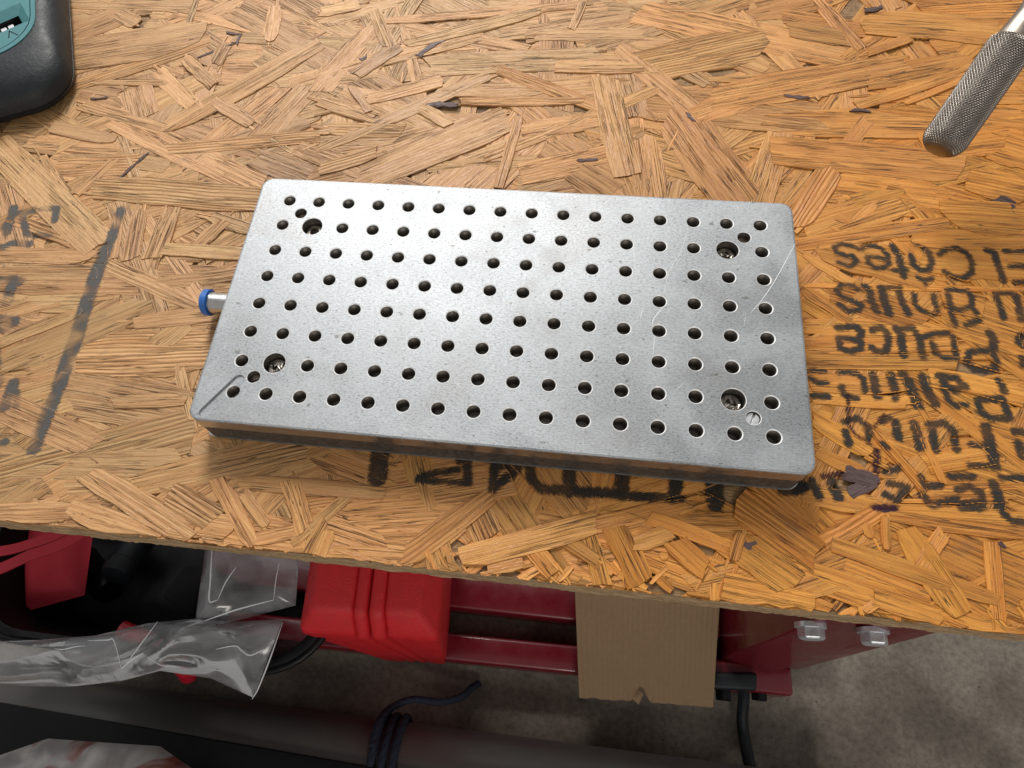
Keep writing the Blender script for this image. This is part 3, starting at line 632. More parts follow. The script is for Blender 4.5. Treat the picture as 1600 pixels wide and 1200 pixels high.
set_screw(7*PITCH, -3*PITCH, TOP-1.1, 1.25, ZINC); set_screw(-7*PITCH, -3*PITCH, TOP-3.4, .45, STEEL_DARK); set_screw(-7*PITCH, 3*PITCH, TOP-3.6, .7, STEEL_DARK); set_screw(7*PITCH, 3*PITCH, TOP-3.6, -.2, STEEL_DARK)
def cap_screw(x, y, z):
    bm = bmesh.new(); NS = 24
    def ring(r, zz, n=NS, hexa=False):
        return [bm.verts.new(Vector((x + (r/ (math.cos(((2*math.pi*k/n) % (math.pi/3)) - math.pi/6)) if hexa else r)*math.cos(2*math.pi*k/n), y + (r/(math.cos(((2*math.pi*k/n) % (math.pi/3)) - math.pi/6)) if hexa else r)*math.sin(2*math.pi*k/n), zz))*MM) for k in range(n)]
    R_ = [ring(4.5, z-4.4), ring(4.5, z-.5), ring(4.0, z), ring(2.2, z, hexa=True), ring(2.1, z-2.6, hexa=True)]
    for a, b_ in zip(R_, R_[1:]):
        for k in range(NS): bm.faces.new((a[k], a[(k+1) % NS], b_[(k+1) % NS], b_[k]))
    bm.faces.new(R_[-1]); return bm_obj('socket_screw', bm, STEEL_DARK, plate)
for sx in (-1, 1):
    for sy in (-1, 1): cap_screw(sx*6.5*PITCH, sy*2.5*PITCH, TOP-4.4)
# chips lying in the counterbores
for sx, sy in ((1, -1), (-1, -1), (1, 1)):
    bm = bmesh.new()
    for _ in range(14):
        a, rr = random.uniform(0, 6.28), random.uniform(.6, 3.6); x, y = sx*6.5*PITCH+rr*math.cos(a), sy*2.5*PITCH+rr*math.sin(a)
        z = TOP-4.3+random.uniform(0, .3); l, w, th = random.uniform(.5, 1.4), random.uniform(.2, .5), random.uniform(0, 3.14); c, s = math.cos(th), math.sin(th)
        P = [(x+u*c-v*s, y+u*s+v*c) for u, v in ((-l, -w), (l, -w*.4), (l*.6, w), (-l*.7, w*.8))]
        hull_box(bm, [(*p, z) for p in P], [(p[0], p[1], z+random.uniform(.15, .5)) for p in P])
    o = bm_obj('metal_chips', bm, STEEL_DARK, plate); o['kind'] = 'stuff'
# scratches
S1 = crop(1000, 290, 5.217); S2 = crop(1000, 520, 4.617); S3 = crop(690, 280, 5.161)
for pts, w in (([S1(1262,478), S1(1120,740), S1(1010,910), S1(905,1035)], .22), ([S1(860,1060), S1(850,1140)], .10), ([S1(390,350), S1(340,520), S1(270,640), S1(232,720), S1(190,890)], .10), ([S1(182,995), S1(110,1090), S1(100,1150)], .20), ([S2(105,20), S2(95,160)], .14), ([S2(330,350), S2(240,430)], .10), ([S1(790,170), S1(805,195)], .16), ([S1(20,1000), S1(0,1100)], .1)):
    P = [at(*p, TOP) for p in spline([np.array(p) for p in pts], 6)]; V = []; F = []
    for i, p in enumerate(P):
        t = P[min(i+1, len(P)-1)] - P[max(i-1, 0)]; n = np.array([-t[1], t[0], 0]); n /= np.linalg.norm(n); f = i/(len(P)-1); ww = .75*w*(.35+.65*math.sin(math.pi*min(1, f*.8+.15)))
        V += [p + n*ww/2 + (0, 0, .012), p + (0, 0, .03), p - n*ww/2 + (0, 0, .012)]
    for i in range(len(P)-1):
        for k in range(2): F.append((i*3+k, i*3+k+1, i*3+k+4, i*3+k+3))
    link_mesh('scratch', V, F, [HOLE_RIM], plate)
# side fitting with the blue ring
fit = at(345, 474, 9.5); fy = fit[1]
bm = bmesh.new(); tube_bm(bm, [(PX0+3, fy, 9.5), (PX0-14.5, fy, 9.5)], 5.1, 32); fo = bm_obj('side_tube', bm, STEEL, plate, 40)
bm = bmesh.new(); xs = [PX0-9.4, PX0-9.2, PX0-9.0, PX0-11.3, PX0-11.8, PX0-12.3, PX0-12.3]
tube_bm(bm, [(PX0-12.2, fy, 9.5), (PX0-12.5, fy, 9.5), (PX0-15.2, fy, 9.5), (PX0-15.9, fy, 9.5)], [5.9, 6.4, 6.4, 5.7], 32); bm_obj('ring', bm, BLUE, fo, 40)

# ------------------------------------------------------------------ knurled handle, upper right
hd = thing('knurled_handle', 'knurled round steel tool handle reaching in at the upper right', 'handle')
tip, far = at(1463, 239, 32.0), at(1600, 42, 62.0)
def knurled(tip, far, r, nu, nv):
    ax = Vector(far - tip); Lk = ax.length * .88; ax.normalize(); e1 = ax.orthogonal().normalized(); e2 = ax.cross(e1); V = []; F = []
    nd = 42; pitch = 2*math.pi*r/nd
    for j in range(nv+1):
        s = j/nv*Lk; end = min(s, 1e9); rr = r
        if end < r*.75: rr = r*(.16 + .84*math.sqrt(max(0.0, 1-((r*.75-end)/(r*.75))**2)))
        if Lk - s < 2.0: rr = r - 1.2*(1-(Lk-s)/2.0)
        for i in range(nu):
            a = 2*math.pi*i/nu; p = a*nd/(2*math.pi); q = s/pitch/1.15
            h = min(abs(((p+q) % 1)-.5), abs(((p-q) % 1)-.5))*2
            rad = rr - .66*(1-min(1, h*1.5)) * min(1, .15+s/2.5)
            V.append(Vector(tip) + ax*s + (e1*math.cos(a)+e2*math.sin(a))*rad)
    for j in range(nv):
        for i in range(nu): F.append((j*nu+i, j*nu+(i+1) % nu, (j+1)*nu+(i+1) % nu, (j+1)*nu+i))
    F.append(tuple(range(nu))[::-1]); F.append(tuple(nv*nu+i for i in range(nu)))
    return V, F, ax, Lk
V, F, ax, Lk = knurled(tip, far, 9.5, 42*8, 330)
link_mesh('grip', V, F, [KNURL], hd, smooth=True)
bm = bmesh.new(); a0 = Vector(tip)+ax*(Lk-1); tube_bm(bm, [a0, a0+ax*3, a0+ax*9, a0+ax*14, a0+ax*120], [7.6, 7.6, 6.9, 6.5, 6.5], 36); bm_obj('shaft', bm, plain('dull_steel', (0.36, 0.31, 0.26), 0.42, 1.0, 0.1, 0.2), hd, 30)

# ------------------------------------------------------------------ teal and black power tool, upper left
tool = thing('power_tool_battery', 'teal and black rubber power tool battery at the upper left corner', 'battery')
TC = np.array([-299.5, 143.5]); TA = math.radians(24); HT = 25.0
def tl_(P): return [(TC[0]+x*math.cos(TA)-y*math.sin(TA), TC[1]+x*math.sin(TA)+y*math.cos(TA)) for x, y in P]
def tool_ring(ins, front, rad): return tl_(rrect(-110+ins, 25-ins, -25+front, 125-ins, rad, 10))
bm = bmesh.new(); prof = [(0.6, 4.0, 4, 23), (3, 1.2, 1.2, 24.5), (5.6, .3, .3, 25), (6.0, 1.1, 1.1, 24), (6.5, .3, .3, 25), (12, 0.4, 1.2, 25), (16, 1.2, 4, 25), (20, 3.2, 10, 26), (23.2, 6.5, 19, 27), (24.6, 9.5, 26, 27), (HT, 12.5, 30, 26)]
rings = []
for z, ins, fr, rad in prof: rings.append([bm.verts.new(Vector((x, y, z))*MM) for x, y in tool_ring(ins, fr, rad)])
n = len(rings[0])
for a, b_ in zip(rings, rings[1:]):
    for k in range(n): bm.faces.new((a[k], a[(k+1) % n], b_[(k+1) % n], b_[k]))
bm.faces.new(rings[0][::-1]); bm_obj('rubber_shell', bm, BLACK_RUBBER, tool, 50)
def ring_mesh(name, o0, i0, z0, z1, mat):
    bm = bmesh.new(); Po = tool_ring(o0, o0+17, 27); Pi = tool_ring(i0, i0+17, 26); n = len(Po)
    R_ = [[bm.verts.new(Vector((x, y, z))*MM) for x, y in P] for P, z in ((Po, z0), (Po, z1), (Pi, z1), (Pi, z0))]
    for a, b_ in zip(R_, R_[1:]+R_[:1]):
        for k in range(n): bm.faces.new((a[k], a[(k+1) % n], b_[(k+1) % n], b_[k]))
    return bm_obj(name, bm, mat, tool, 40)
ring_mesh('teal_rim', 10.6, 13.2, HT-2, HT+.3, TEAL)
# teal top with a sloping well and a rectangular window
wx, wy = at(14, 32, HT)[:2]
bm = bmesh.new(); Po = tool_ring(13.9, 30.9, 25.5)
dw = at(30, 25, HT)[:2]; ew = at(0, 38, HT)[:2]; ux = dw - ew; ux /= np.hypot(*ux); uy = np.array([-ux[1], ux[0]])
wc = at(12, 30, HT)[:2]; wc = wc - ux*6
def rectP(hl, hw): return [tuple(wc + ux*a*hl + uy*b_*hw) for a, b_ in ((-1, -1), (1, -1), (1, 1), (-1, 1))]
zt = HT + .2
cd = delaunay_2d_cdt([Vector(p) for p in Po + rectP(17, 10)], [(k, (k+1) % len(Po)) for k in range(len(Po))] + [(len(Po)+k, len(Po)+(k+1) % 4) for k in range(4)], [], 1, 1e-5)
vv = [bm.verts.new(Vector((v[0], v[1], zt))*MM) for v in cd[0]]
for t in cd[2]:
    c = sum((Vector(cd[0][k]) for k in t), Vector((0, 0)))/3; d = np.array(c)-wc
    if abs(d @ ux) < 16.99 and abs(d @ uy) < 9.99: continue
    bm.faces.new([vv[k] for k in t])
W1 = [bm.verts.new(Vector((*p, zt))*MM) for p in rectP(17, 10)]; W2 = [bm.verts.new(Vector((*p, zt-3.0))*MM) for p in rectP(12, 4.2)]
for k in range(4): bm.faces.new((W1[k], W1[(k+1) % 4], W2[(k+1) % 4], W2[k]))
wb = bmesh.new(); W3 = [[wb.verts.new(Vector((*p, z))*MM) for p in rectP(12, 4.2)] for z in (zt-3.0, zt-9)]
for k in range(4): wb.faces.new((W3[0][k], W3[0][(k+1) % 4], W3[1][(k+1) % 4], W3[1][k]))
bm_obj('window_wall', wb, BLACK_PLASTIC, tool)
bmesh.ops.remove_doubles(bm, verts=bm.verts, dist=1e-6)
# side skirt so that the top is a solid piece
sk = [bm.verts.new(Vector((x, y, zt-1.5))*MM) for x, y in Po]; tp = [bm.verts.new(Vector((x, y, zt))*MM) for x, y in Po]
for k in range(len(Po)): bm.faces.new((sk[k], sk[(k+1) % len(Po)], tp[(k+1) % len(Po)], tp[k]))
bm_obj('teal_top', bm, TEAL, tool)
bm = bmesh.new(); P = rectP(12.2, 4.4); hull_box(bm, [(*p, zt-9.6) for p in P], [(*p, zt-9.0) for p in P]); bm_obj('window_bottom', bm, BLACK_PLASTIC, tool)
for k in range(3):
    bm = bmesh.new(); c0 = wc + ux*(-4 + k*4.4) + uy*.6; P = [tuple(c0 + ux*a*1.7 + uy*b_*2.6) for a, b_ in ((-1, -1), (1, -1), (1, 1), (-1, 1))]
    hull_box(bm, [(*p, zt-8.9) for p in P], [(*p, zt-5.2) for p in P]); bevel(bm, .4, 2); bm_obj('terminal', bm, WHITE_PL, tool)
T6 = crop(0, 0, 6)
for a, b_ in (((82, 355), (88, 292)), ((88, 292), (165, 328))):
    p, q2 = at(*T6(*a), zt)[:2], at(*T6(*b_), zt)[:2]; d = q2-p; d /= np.hypot(*d); nn = np.array([-d[1], d[0]])*.36
    bm = bmesh.new(); P = [p-nn-d*.2, q2-nn+d*.2, q2+nn+d*.2, p+nn-d*.2]; hull_box(bm, [(*k, zt-.3) for k in P], [(*k, zt+.05) for k in P]); bm_obj('arrow_mark', bm, TEAL_DARK, tool)

# ------------------------------------------------------------------ below the bench: red frame
zb = -560.0
def beam(name, label, pl, pr, zt, h, depth):
    a, b_ = at(*pl, zt), at(*pr, zt); d = (b_-a)/np.linalg.norm(b_-a); nrm = np.array([-d[1], d[0], 0])
    bm = bmesh.new(); P = [a, b_, b_+nrm*depth, a+nrm*depth]
    hull_box(bm, [p-np.array([0, 0, h]) for p in P], P); bevel(bm, 4, 3); o = bm_obj(name, bm, RED_PAINT, None, 30)
    return tag(o, label, 'beam', 'red base beams of the workbench')
beam('steel_beam', 'front red steel beam close above the floor, behind the rope', (300, 991), (1241, 1088), -552, 46, 30)
beam('steel_beam', 'rear red steel beam just below the board edge', (300, 905), (1300, 1015), -552, 46, 40)
leg = thing('bench_leg', 'red steel bench leg with two zinc bolts, right of the cardboard', 'leg')
z1 = -264.0
def edge(pt, pb):                                       # a slanting edge seen at two heights
    a, b_ = at(*pt, z1), at(*pb, -560.0); return lambda z: a + (b_ - a) * (z - z1) / (-560.0 - z1)
eL, eR, eF = edge((1290, 965), (1125, 1030)), edge((1420, 976), (1205, 1055)), edge((1500, 984), (1252, 1048))
dx = eR(z1) - eL(z1); dx /= np.linalg.norm(dx); nn = np.array([-dx[1], dx[0], 0])
def prism(name, za, zb_, poly, bw, mat=RED_PAINT):
    bm = bmesh.new(); hull_box(bm, poly(za), poly(zb_)); bevel(bm, bw, 3); return bm_obj(name, bm, mat, leg, 30)
prism('post', FLOOR+29, -20.4, lambda z: [eL(z), eR(z), eR(z)+nn*60, eL(z)+nn*60], 3)
prism('flange', FLOOR+31, -20.4, lambda z: [eR(z)+nn*9+dx*.5, eF(z)+nn*2, eF(z)+nn*7, eR(z)+nn*14+dx*.5], 1)
bt = FLOOR+29; prism('foot', FLOOR, FLOOR+28.5, lambda z: [eL(bt)-dx*12-nn*2, eR(bt)+dx*8-nn*2, eR(bt)+dx*8+nn*66, eL(bt)-dx*12+nn*66], 2)
def hex_bolt(px, py, z, tw):
    c = at(px, py, z); l0 = eL(z); t = (c-l0) @ dx; base = l0+dx*t; base[2] = z; out = -nn
    bm = bmesh.new(); tube_bm(bm, [base-out*1.5, base+out*2.2], 11.5, 32); w = bm_obj('washer', bm, ZINC, None, 40)
    bm = bmesh.new(); e1, e2 = Vector(dx), Vector((0, 0, 1)); R_ = []
    for dd, r in ((2.0, 9.9), (9.5, 9.9), (11.0, 8.4)):
        R_.append([bm.verts.new((Vector(base+out*dd)+(e1*math.cos(a)+e2*math.sin(a))*r)*MM) for a in [tw+k*math.pi/3 for k in range(6)]])
    for a, b_ in zip(R_, R_[1:]):
        for k in range(6): bm.faces.new((a[k], a[(k+1) % 6], b_[(k+1) % 6], b_[k]))
    bm.faces.new(R_[-1]); bm.faces.new(R_[0][::-1]); bevel(bm, .5, 2); h = bm_obj('bolt', bm, ZINC, leg); w.parent = h
hex_bolt(1266, 975, -300, .25); hex_bolt(1364, 988, -300, .1)
# clamp block and cable
ck = thing('clamp_block', 'black rubber block on the end of the front red beam', 'block')
bm = bmesh.new(); P = [at(1108, 1050, -540), at(1184, 1050, -540), at(1184, 1080, -540), at(1108, 1076, -540)][::-1]
hull_box(bm, [p-np.array([0, 0, 11.5]) for p in P], P); bevel(bm, 4, 3); bm_obj('body', bm, BLACK_RUBBER, ck, 40)
for px in (1130, 1186):
    bm = bmesh.new(); c = at(px, 1087, -566); tube_bm(bm, [c+np.array([0, 9, 0]), c+np.array([0, -5, 0])], 9, 6); bevel(bm, .8, 1); bm_obj('nut', bm, BLACK_PLASTIC, ck)
bm = bmesh.new(); tube_bm(bm, [Vector(p) for p in spline([at(1155, 1062, -548), at(1162, 1085, -566), at(1160, 1130, -585), at(1168, 1180, -592), at(1180, 1230, -592), at(1200, 1330, -592)], 8)], 6.2, 14)
tag(bm_obj('power_cable', bm, BLACK_RUBBER, None, 60), 'black cable hanging from the rubber block to the floor', 'cable')
# cardboard
cb = thing('cardboard_flap', 'brown corrugated cardboard piece lying across the red beams', 'cardboard')
C00, C10, C11, C01 = at(905, 1090, -536), at(1114, 1105, -536), at(1135, 800, -500), at(893, 790, -500)
nx, ny = 44, 36; V = []; F = []; G = []
for j in range(ny+1):
    for i in range(nx+1):
        s, t = i/nx, j/ny; p = (C00*(1-s)+C10*s)*(1-t)+(C01*(1-s)+C11*s)*t
        p = p + np.array([0, 0, 2.0*math.sin(3*s+2*t)+1.0*noise.noise(Vector((s*5, t*5, 0)))])
        nt = math.exp(-((s-.46)/.05)**2)*math.exp(-(t/.035)**2); p = p + np.array([0, 12*nt, 6*nt]); p[1] += 1.6*noise.noise(Vector((s*14, 0, 4)))*(1-min(1, t*20))
        V.append(p); G.append((s*165, t*200, 0))
W_ = nx+1; nV = len(V); V += [v-np.array([0, 0, 3.2]) for v in V]; G += G
for j in range(ny):
    for i in range(nx): q = (j*W_+i, j*W_+i+1, (j+1)*W_+i+1, (j+1)*W_+i); F.append(q); F.append(tuple(k+nV for k in q[::-1]))
for i in range(nx): F.append((i+1, i, i+nV, i+1+nV)); F.append((ny*W_+i, ny*W_+i+1, ny*W_+i+1+nV, ny*W_+i+nV))
for j in range(ny): F.append((j*W_, (j+1)*W_, (j+1)*W_+nV, j*W_+nV)); F.append(((j+1)*W_+nx, j*W_+nx, j*W_+nx+nV, (j+1)*W_+nx+nV))
o = link_mesh('sheet', V, F, [CARD], cb, smooth=False); a = o.data.attributes.new('grain', 'FLOAT_VECTOR', 'POINT'); a.data.foreach_set('vector', np.array(G, np.float32).ravel())
bm = bmesh.new(); P = [C00*.54+C10*.46+np.array([u, v, 4]) for u, v in ((-9, 2), (-2, -3), (3, 9), (-4, 12))]; hull_box(bm, [p-np.array([0, 0, 1]) for p in P], P); o = bm_obj('torn_tab', bm, CARD, cb)
# ------------------------------------------------------------------ red tool case
case = thing('tool_case', 'red blow moulded plastic case standing under the board edge', 'case')
zc = -300.0
L0, R0 = at(452, 984, zc), at(680, 996, zc); du = R0-L0; Wc = np.linalg.norm(du); du /= Wc; dv = np.array([-du[1], du[0], 0]); up = np.array([0, 0, 1.0])
def shell(name, u0, u1, grow):
    bm = bmesh.new()
    def lay(z, g, y0):
        return [L0+du*(u0+(g if u0 < 5 else 0))+dv*y0+up*z, L0+du*(u1-(g if u1 > Wc-5 else 0))+dv*y0+up*z, L0+du*(u1-(g if u1 > Wc-5 else 0))+dv*160+up*z, L0+du*(u0+(g if u0 < 5 else 0))+dv*160+up*z]
    R_ = [[bm.verts.new(Vector(p)*MM) for p in lay(*k)] for k in ((-300+.3, 22, 0), (-60, 3, -grow), (-24, 0, -grow), (0, 15, 17-grow))]
    for a, b_ in zip(R_, R_[1:]):
        for k in range(4): bm.faces.new((a[k], a[(k+1) % 4], b_[(k+1) % 4], b_[k]))
    bm.faces.new(R_[0][::-1]); bm.faces.new(R_[-1]); bevel(bm, 5, 3, 12); return bm_obj(name, bm, RED_CASE, case, 35)
shell('case_half', 0, Wc*.42, 0); shell('case_half', Wc*.63, Wc, 0)
shell('seam_rib', Wc*.415, Wc*.515, 2); shell('seam_rib', Wc*.523, Wc*.635, 2)
# ------------------------------------------------------------------ black tub and what is in it
tub = thing('storage_tub', 'black plastic tub below the left end of the board', 'tub')
zr = -350.0; tl, tr_, tfront = at(-60, 960, zr), at(512, 960, zr), at(200, 1012, zr)
tx0, tx1, ty0, ty1 = tl[0], tr_[0], tfront[1], tfront[1]+300
bm = bmesh.new(); prof = [(0, FLOOR+.4, 40), (0, zr-14, 3), (0, zr-12, -4), (0, zr-2, -5), (0, zr, -2), (0, zr-1, 3), (0, zr-16, 6), (0, FLOOR+5, 43)]; R_ = []
for _, z, ins in prof: R_.append([bm.verts.new(Vector((x, y, z))*MM) for x, y in rrect(tx0+ins, tx1-ins, ty0+ins, ty1-ins, 62-ins*.3, 9)])
n = len(R_[0])
for a, b_ in zip(R_, R_[1:]):
    for k in range(n): bm.faces.new((a[k], a[(k+1) % n], b_[(k+1) % n], b_[k]))
bm.faces.new(R_[0][::-1]); bm.faces.new(R_[-1]); bm_obj('body', bm, BLACK_PLASTIC, tub, 40)
bm = bmesh.new(); P = rrect(tx0-6, tx1+6, ty0-6, ty1+6, 64, 9); tube_bm(bm, [(x, y, zr-3) for x, y in P + P[:1]], 3.4, 8, False); bm_obj('rim', bm, BLACK_PLASTIC, tub, 60)
def puffy(name, corners, z0, z1, mat, puff=6, n=14, seed=0, parent=None, amp=4, fr=3.0):
    V = []; F = []; c = [np.array(k, float) for k in corners]
    for side in (1, -1):
        for j in range(n+1):
            for i in range(n+1):
                s, t = i/n, j/n; p = (c[0]*(1-s)+c[1]*s)*(1-t)+(c[3]*(1-s)+c[2]*s)*t; e = min(1, 5*min(s, 1-s, t, 1-t))
                p = p+np.array([0, 0, side*((z1-z0)/2)*math.sqrt(e)*(.6+.4*math.sin(math.pi*s)*math.sin(math.pi*t))+side*puff*e*0+amp*e*noise.noise(Vector((s*fr, t*fr, seed+side)))]); V.append(p)
    W_ = n+1; m = W_*W_
    for k, sgn in ((0, 1), (m, -1)):
        for j in range(n):
            for i in range(n): q = (k+j*W_+i, k+j*W_+i+1, k+(j+1)*W_+i+1, k+(j+1)*W_+i); F.append(q if sgn > 0 else q[::-1])
    rim = [i for i in range(W_)] + [j*W_+n for j in range(1, W_)] + [n*W_+i for i in range(n-1, -1, -1)] + [j*W_ for j in range(n-1, 0, -1)]
    for a, b_ in zip(rim, rim[1:]+rim[:1]): F.append((b_, a, a+m, b_+m))
    return link_mesh(name, V, F, [mat], parent, smooth=True)
o = puffy('red_pouch', [at(42, 955, -395), at(132, 930, -395), at(150, 800, -395), at(38, 790, -395)], -415, -375, RED_STRAP, amp=5, seed=3); tag(o, 'red cloth pouch in the black tub under the red straps', 'pouch')
def ribbon(name, pts, w, mat, label, cat, group):
    P = spline([np.array(p) for p in pts], 8); V = []; F = []
    for i, p in enumerate(P):
        t = P[min(i+1, len(P)-1)]-P[max(i-1, 0)]; nr = np.array([-t[1], t[0], 0]); nr /= np.linalg.norm(nr)
        V += [p+nr*w/2, p-nr*w/2, p-nr*w/2-np.array([0, 0, 1.6]), p+nr*w/2-np.array([0, 0, 1.6])]
    for i in range(len(P)-1):
        for k in range(4): F.append((i*4+k, i*4+(k+1) % 4, i*4+4+(k+1) % 4, i*4+4+k)[::-1])
    F.append((0, 1, 2, 3)); e = (len(P)-1)*4; F.append((e+3, e+2, e+1, e)); o = link_mesh(name, V, F, [mat]); return tag(o, label, cat, group)
ribbon('red_strap', [at(-60, 866, -338), at(0, 861, -339), at(40, 852, -342), at(90, 834, -348), at(150, 800, -356)], 9.5, RED_STRAP, 'upper of two flat red straps crossing the tub corner', 'strap', 'flat red straps')
ribbon('red_strap', [at(-60, 908, -336), at(0, 888, -337), at(45, 868, -341), at(95, 851, -348), at(160, 815, -358)], 10.5, RED_STRAP, 'lower of two flat red straps crossing the tub corner', 'strap', 'flat red straps')
def cyl_thing(name, a, b_, r, mat, label, cat):
    a, b_ = np.array(a), np.array(b_); d = b_-a; bm = bmesh.new()
    tube_bm(bm, [a, a+d*.04, a+d*.72, a+d*.74, a+d*.94, b_], [r*.94, r, r, r*1.06, r*1.06, r*.97], 28); return tag(bm_obj(name, bm, mat, None, 35), label, cat)
cyl_thing('black_canister', at(225, 830, -430), at(180, 900, -405), 15, BLACK_RUBBER, 'black round canister in the tub beside the red pouch', 'canister')
cyl_thing('black_canister', at(130, 870, -440), at(172, 925, -425), 14, BLACK_PLASTIC, 'smaller black canister in the tub, nearest the red pouch', 'canister')
bm = bmesh.new(); P = [at(245, 930, -400), at(300, 965, -420), at(330, 880, -430), at(285, 880, -400)]; hull_box(bm, [p-np.array([0, 0, 90]) for p in P], P); bevel(bm, 6, 3); tag(bm_obj('black_box', bm, BLACK_CLOTH, None, 40), 'dark fabric covered box in the tub left of the clear bags', 'box')
o = puffy('black_cloth', [at(60, 985, -470), at(320, 985, -470), at(330, 800, -470), at(60, 800, -470)], -500, -440, BLACK_CLOTH, amp=22, seed=8, fr=4, n=26); tag(o, 'crumpled black cloth at the bottom of the tub', 'cloth')
bm = bmesh.new(); tube_bm(bm, [Vector(p) for p in spline([at(190, 985, -362), at(250, 1012, -366), at(285, 1040, -385), at(296, 1056, -410)], 6)], [9]*18+[6], 16); tag(bm_obj('red_tool_grip', bm, RED_GLOSS, None, 40), 'glossy red rubber grip poking out under the long clear bag', 'grip')
# ------------------------------------------------------------------ clear bags
def bag(name, top, bot, z, zamp, mat, label, seed, nu=90, nv=34, thick=9, group=None, asp=2.6):
    def ev(pl, s):
        k = s*(len(pl)-1); i = min(int(k), len(pl)-2); f = k-i; return np.array(pl[i])*(1-f)+np.array(pl[i+1])*f
    V = []; F = []
    for side in (1, -1):
        for j in range(nv+1):
            for i in range(nu+1):
                s, t = i/nu, j/nv; a, b_ = ev(top, s), ev(bot, s); px = a*(1-t)+b_*t; p = at(px[0], px[1], z(s, t))
                e = min(1, 6*min(s, 1-s, t, 1-t)); q = Vector((s*asp, t*1.3, seed+side*1.7))
                rg = 1-abs(noise.noise(q))*2.2; rg2 = 1-abs(noise.noise(q*1.9+Vector((4, 1, 2))))*2.2; lo = noise.noise(q*.6)
                p = p+np.array([0, 0, side*thick*e**.6*(.45+.4*lo)+zamp*e*(rg*.6+rg2*.28)]); V.append(p)
    W_ = nu+1; m = W_*(nv+1)
    for k, sg in ((0, 1), (m, -1)):
        for j in range(nv):
            for i in range(nu): q = (k+j*W_+i, k+j*W_+i+1, k+(j+1)*W_+i+1, k+(j+1)*W_+i); F.append(q if sg < 0 else q[::-1])
    o = link_mesh(name, V, F, [mat], None, smooth=True); return tag(o, label, 'bag', group)
bag_long = bag('clear_bag', [(-40,1003),(60,1000),(150,993),(230,974),(300,967),(370,971),(442,968)], [(-40,1068),(40,1072),(110,1073),(190,1064),(250,1048),(330,1060),(396,1090)], lambda s, t: -334-26*t*t-6*math.sin(5*s), 10, BAG, 'long crumpled clear plastic bag lying over the tub rim', 2.0)
bag_up = bag('clear_bag', [(326,820),(370,820),(420,820),(470,835)], [(304,976),(350,974),(400,962),(462,946)], lambda s, t: -322-14*t, 9, BAG, 'clear plastic bag hanging beside the red case', 7.0, 44, 50, asp=1.2)
bag('cloudy_bag', [(-60,1200),(0,1180),(75,1154),(190,1162),(250,1166),(320,1215)], [(-60,1420),(0,1420),(75,1420),(190,1420),(250,1420),(320,1420)], lambda s, t: -440+10*math.sin(3*s), 12, BAG_PINK, 'cloudy pinkish plastic bag at the lower left corner', 12.0, 50, 40, 30)
FOLD_GLINT = plain('film_fold_glint', (0.80, 0.82, 0.85), 0.25, 0.0, 0.1, 0.2, spec=0.8)  # opaque white tubes painting the glints along the bag creases
K4 = crop(100, 830, 4)
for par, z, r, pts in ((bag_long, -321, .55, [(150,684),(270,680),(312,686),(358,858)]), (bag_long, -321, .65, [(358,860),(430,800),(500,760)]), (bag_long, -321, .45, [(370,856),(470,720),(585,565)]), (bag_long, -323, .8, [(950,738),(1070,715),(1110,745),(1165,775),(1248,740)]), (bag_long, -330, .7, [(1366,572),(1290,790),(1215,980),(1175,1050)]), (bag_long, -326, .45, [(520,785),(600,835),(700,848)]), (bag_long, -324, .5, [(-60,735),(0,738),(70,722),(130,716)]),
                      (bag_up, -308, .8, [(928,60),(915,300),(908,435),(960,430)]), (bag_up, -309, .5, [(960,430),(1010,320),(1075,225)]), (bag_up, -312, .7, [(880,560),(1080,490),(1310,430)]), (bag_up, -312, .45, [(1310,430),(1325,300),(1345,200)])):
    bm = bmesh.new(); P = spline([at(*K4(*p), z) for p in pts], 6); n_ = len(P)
    tube_bm(bm, [Vector(p) for p in P], [r*(.25+.75*math.sin(math.pi*(i+.5)/n_)) for i in range(n_)], 6); bm_obj('fold_glint', bm, FOLD_GLINT, par, 60)
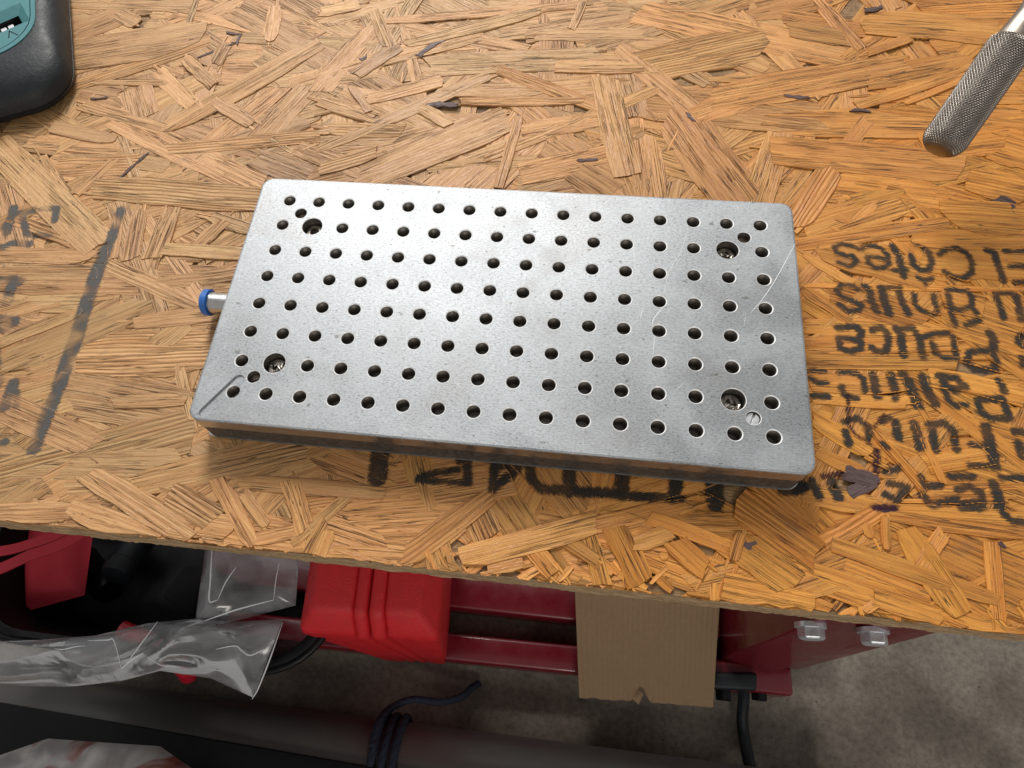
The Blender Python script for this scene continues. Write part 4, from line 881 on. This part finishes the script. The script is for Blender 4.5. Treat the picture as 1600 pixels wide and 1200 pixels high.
# ------------------------------------------------------------------ pipe, rope, black panel
zp = FLOOR+46
pa, pb = at(-150, 1094, zp), at(1000, 1252, zp); dp = (pb-pa)/np.linalg.norm(pb-pa)
bm = bmesh.new(); tube_bm(bm, [pa-dp*200, pa+dp*600, pb+dp*200], 45.5, 64); tag(bm_obj('dark_pipe', bm, PIPE_MAT, None, 50), 'thick dark grey pipe lying on the concrete floor', 'pipe')
rope = thing('navy_rope', 'dark blue rope wound round the pipe with a loose end', 'rope')
def rope_mesh(name, pts, r, n=6):
    P = spline(pts, n); bm = bmesh.new(); P = [Vector(p) for p in P]; out = []
    for strand in range(3):
        Q = []; up = Vector((0, 0, 1))
        for i, p in enumerate(P):
            t = (P[min(i+1, len(P)-1)]-P[max(i-1, 0)]).normalized(); s = up-t*up.dot(t); s = s.normalized() if s.length > 1e-3 else t.orthogonal().normalized(); b_ = t.cross(s); a = i*.55+strand*2.094; up = s
            Q.append(p+(s*math.cos(a)+b_*math.sin(a))*r*.25)
        tube_bm(bm, Q, r*.80, 8)
    return bm_obj(name, bm, ROPE_MAT, rope, 60)
rc = at(607, 1140, zp+40); s0 = (rc-pa) @ dp; cen = pa+dp*s0; e1 = np.array([-dp[1], dp[0], 0]); e2 = np.array([0, 0, 1.0])
for k in range(3):
    cc = cen+dp*(k*11-11); rope_mesh('coil', [cc+(e1*math.cos(a)+e2*math.sin(a))*49.5 for a in np.linspace(math.radians(-40), math.radians(215), 26)], 4.4, 3)
ca = math.radians(18); st = cen-dp*14+(e1*math.cos(ca)+e2*math.sin(ca))*51
rope_mesh('loose_end', [cen-dp*12+(e1*math.cos(1.2)+e2*math.sin(1.2))*54, cen-dp*12+(e1*math.cos(.7)+e2*math.sin(.7))*56, at(612, 1106, -545), at(645, 1093, -548), at(690, 1097, -556), at(722, 1088, -570), at(736, 1076, -582), at(748, 1068, -590)], 4.0, 12)
panel = bmesh.new(); P = [at(-200, 1060, -548), at(-200, 1400, -548), at(900, 1400, -548), at(900, 1252, -548)]
P = [at(-200, 1063, -500), at(900, 1254, -500), at(900, 1600, -500), at(-200, 1600, -500)][::-1]
hull_box(panel, [p-np.array([0, 0, 7.2]) for p in P], P); bevel(panel, 1.2, 2); tag(bm_obj('black_board', panel, BLACK_PLASTIC, None, 30), 'flat black board lying on the pipe at the lower left', 'board')
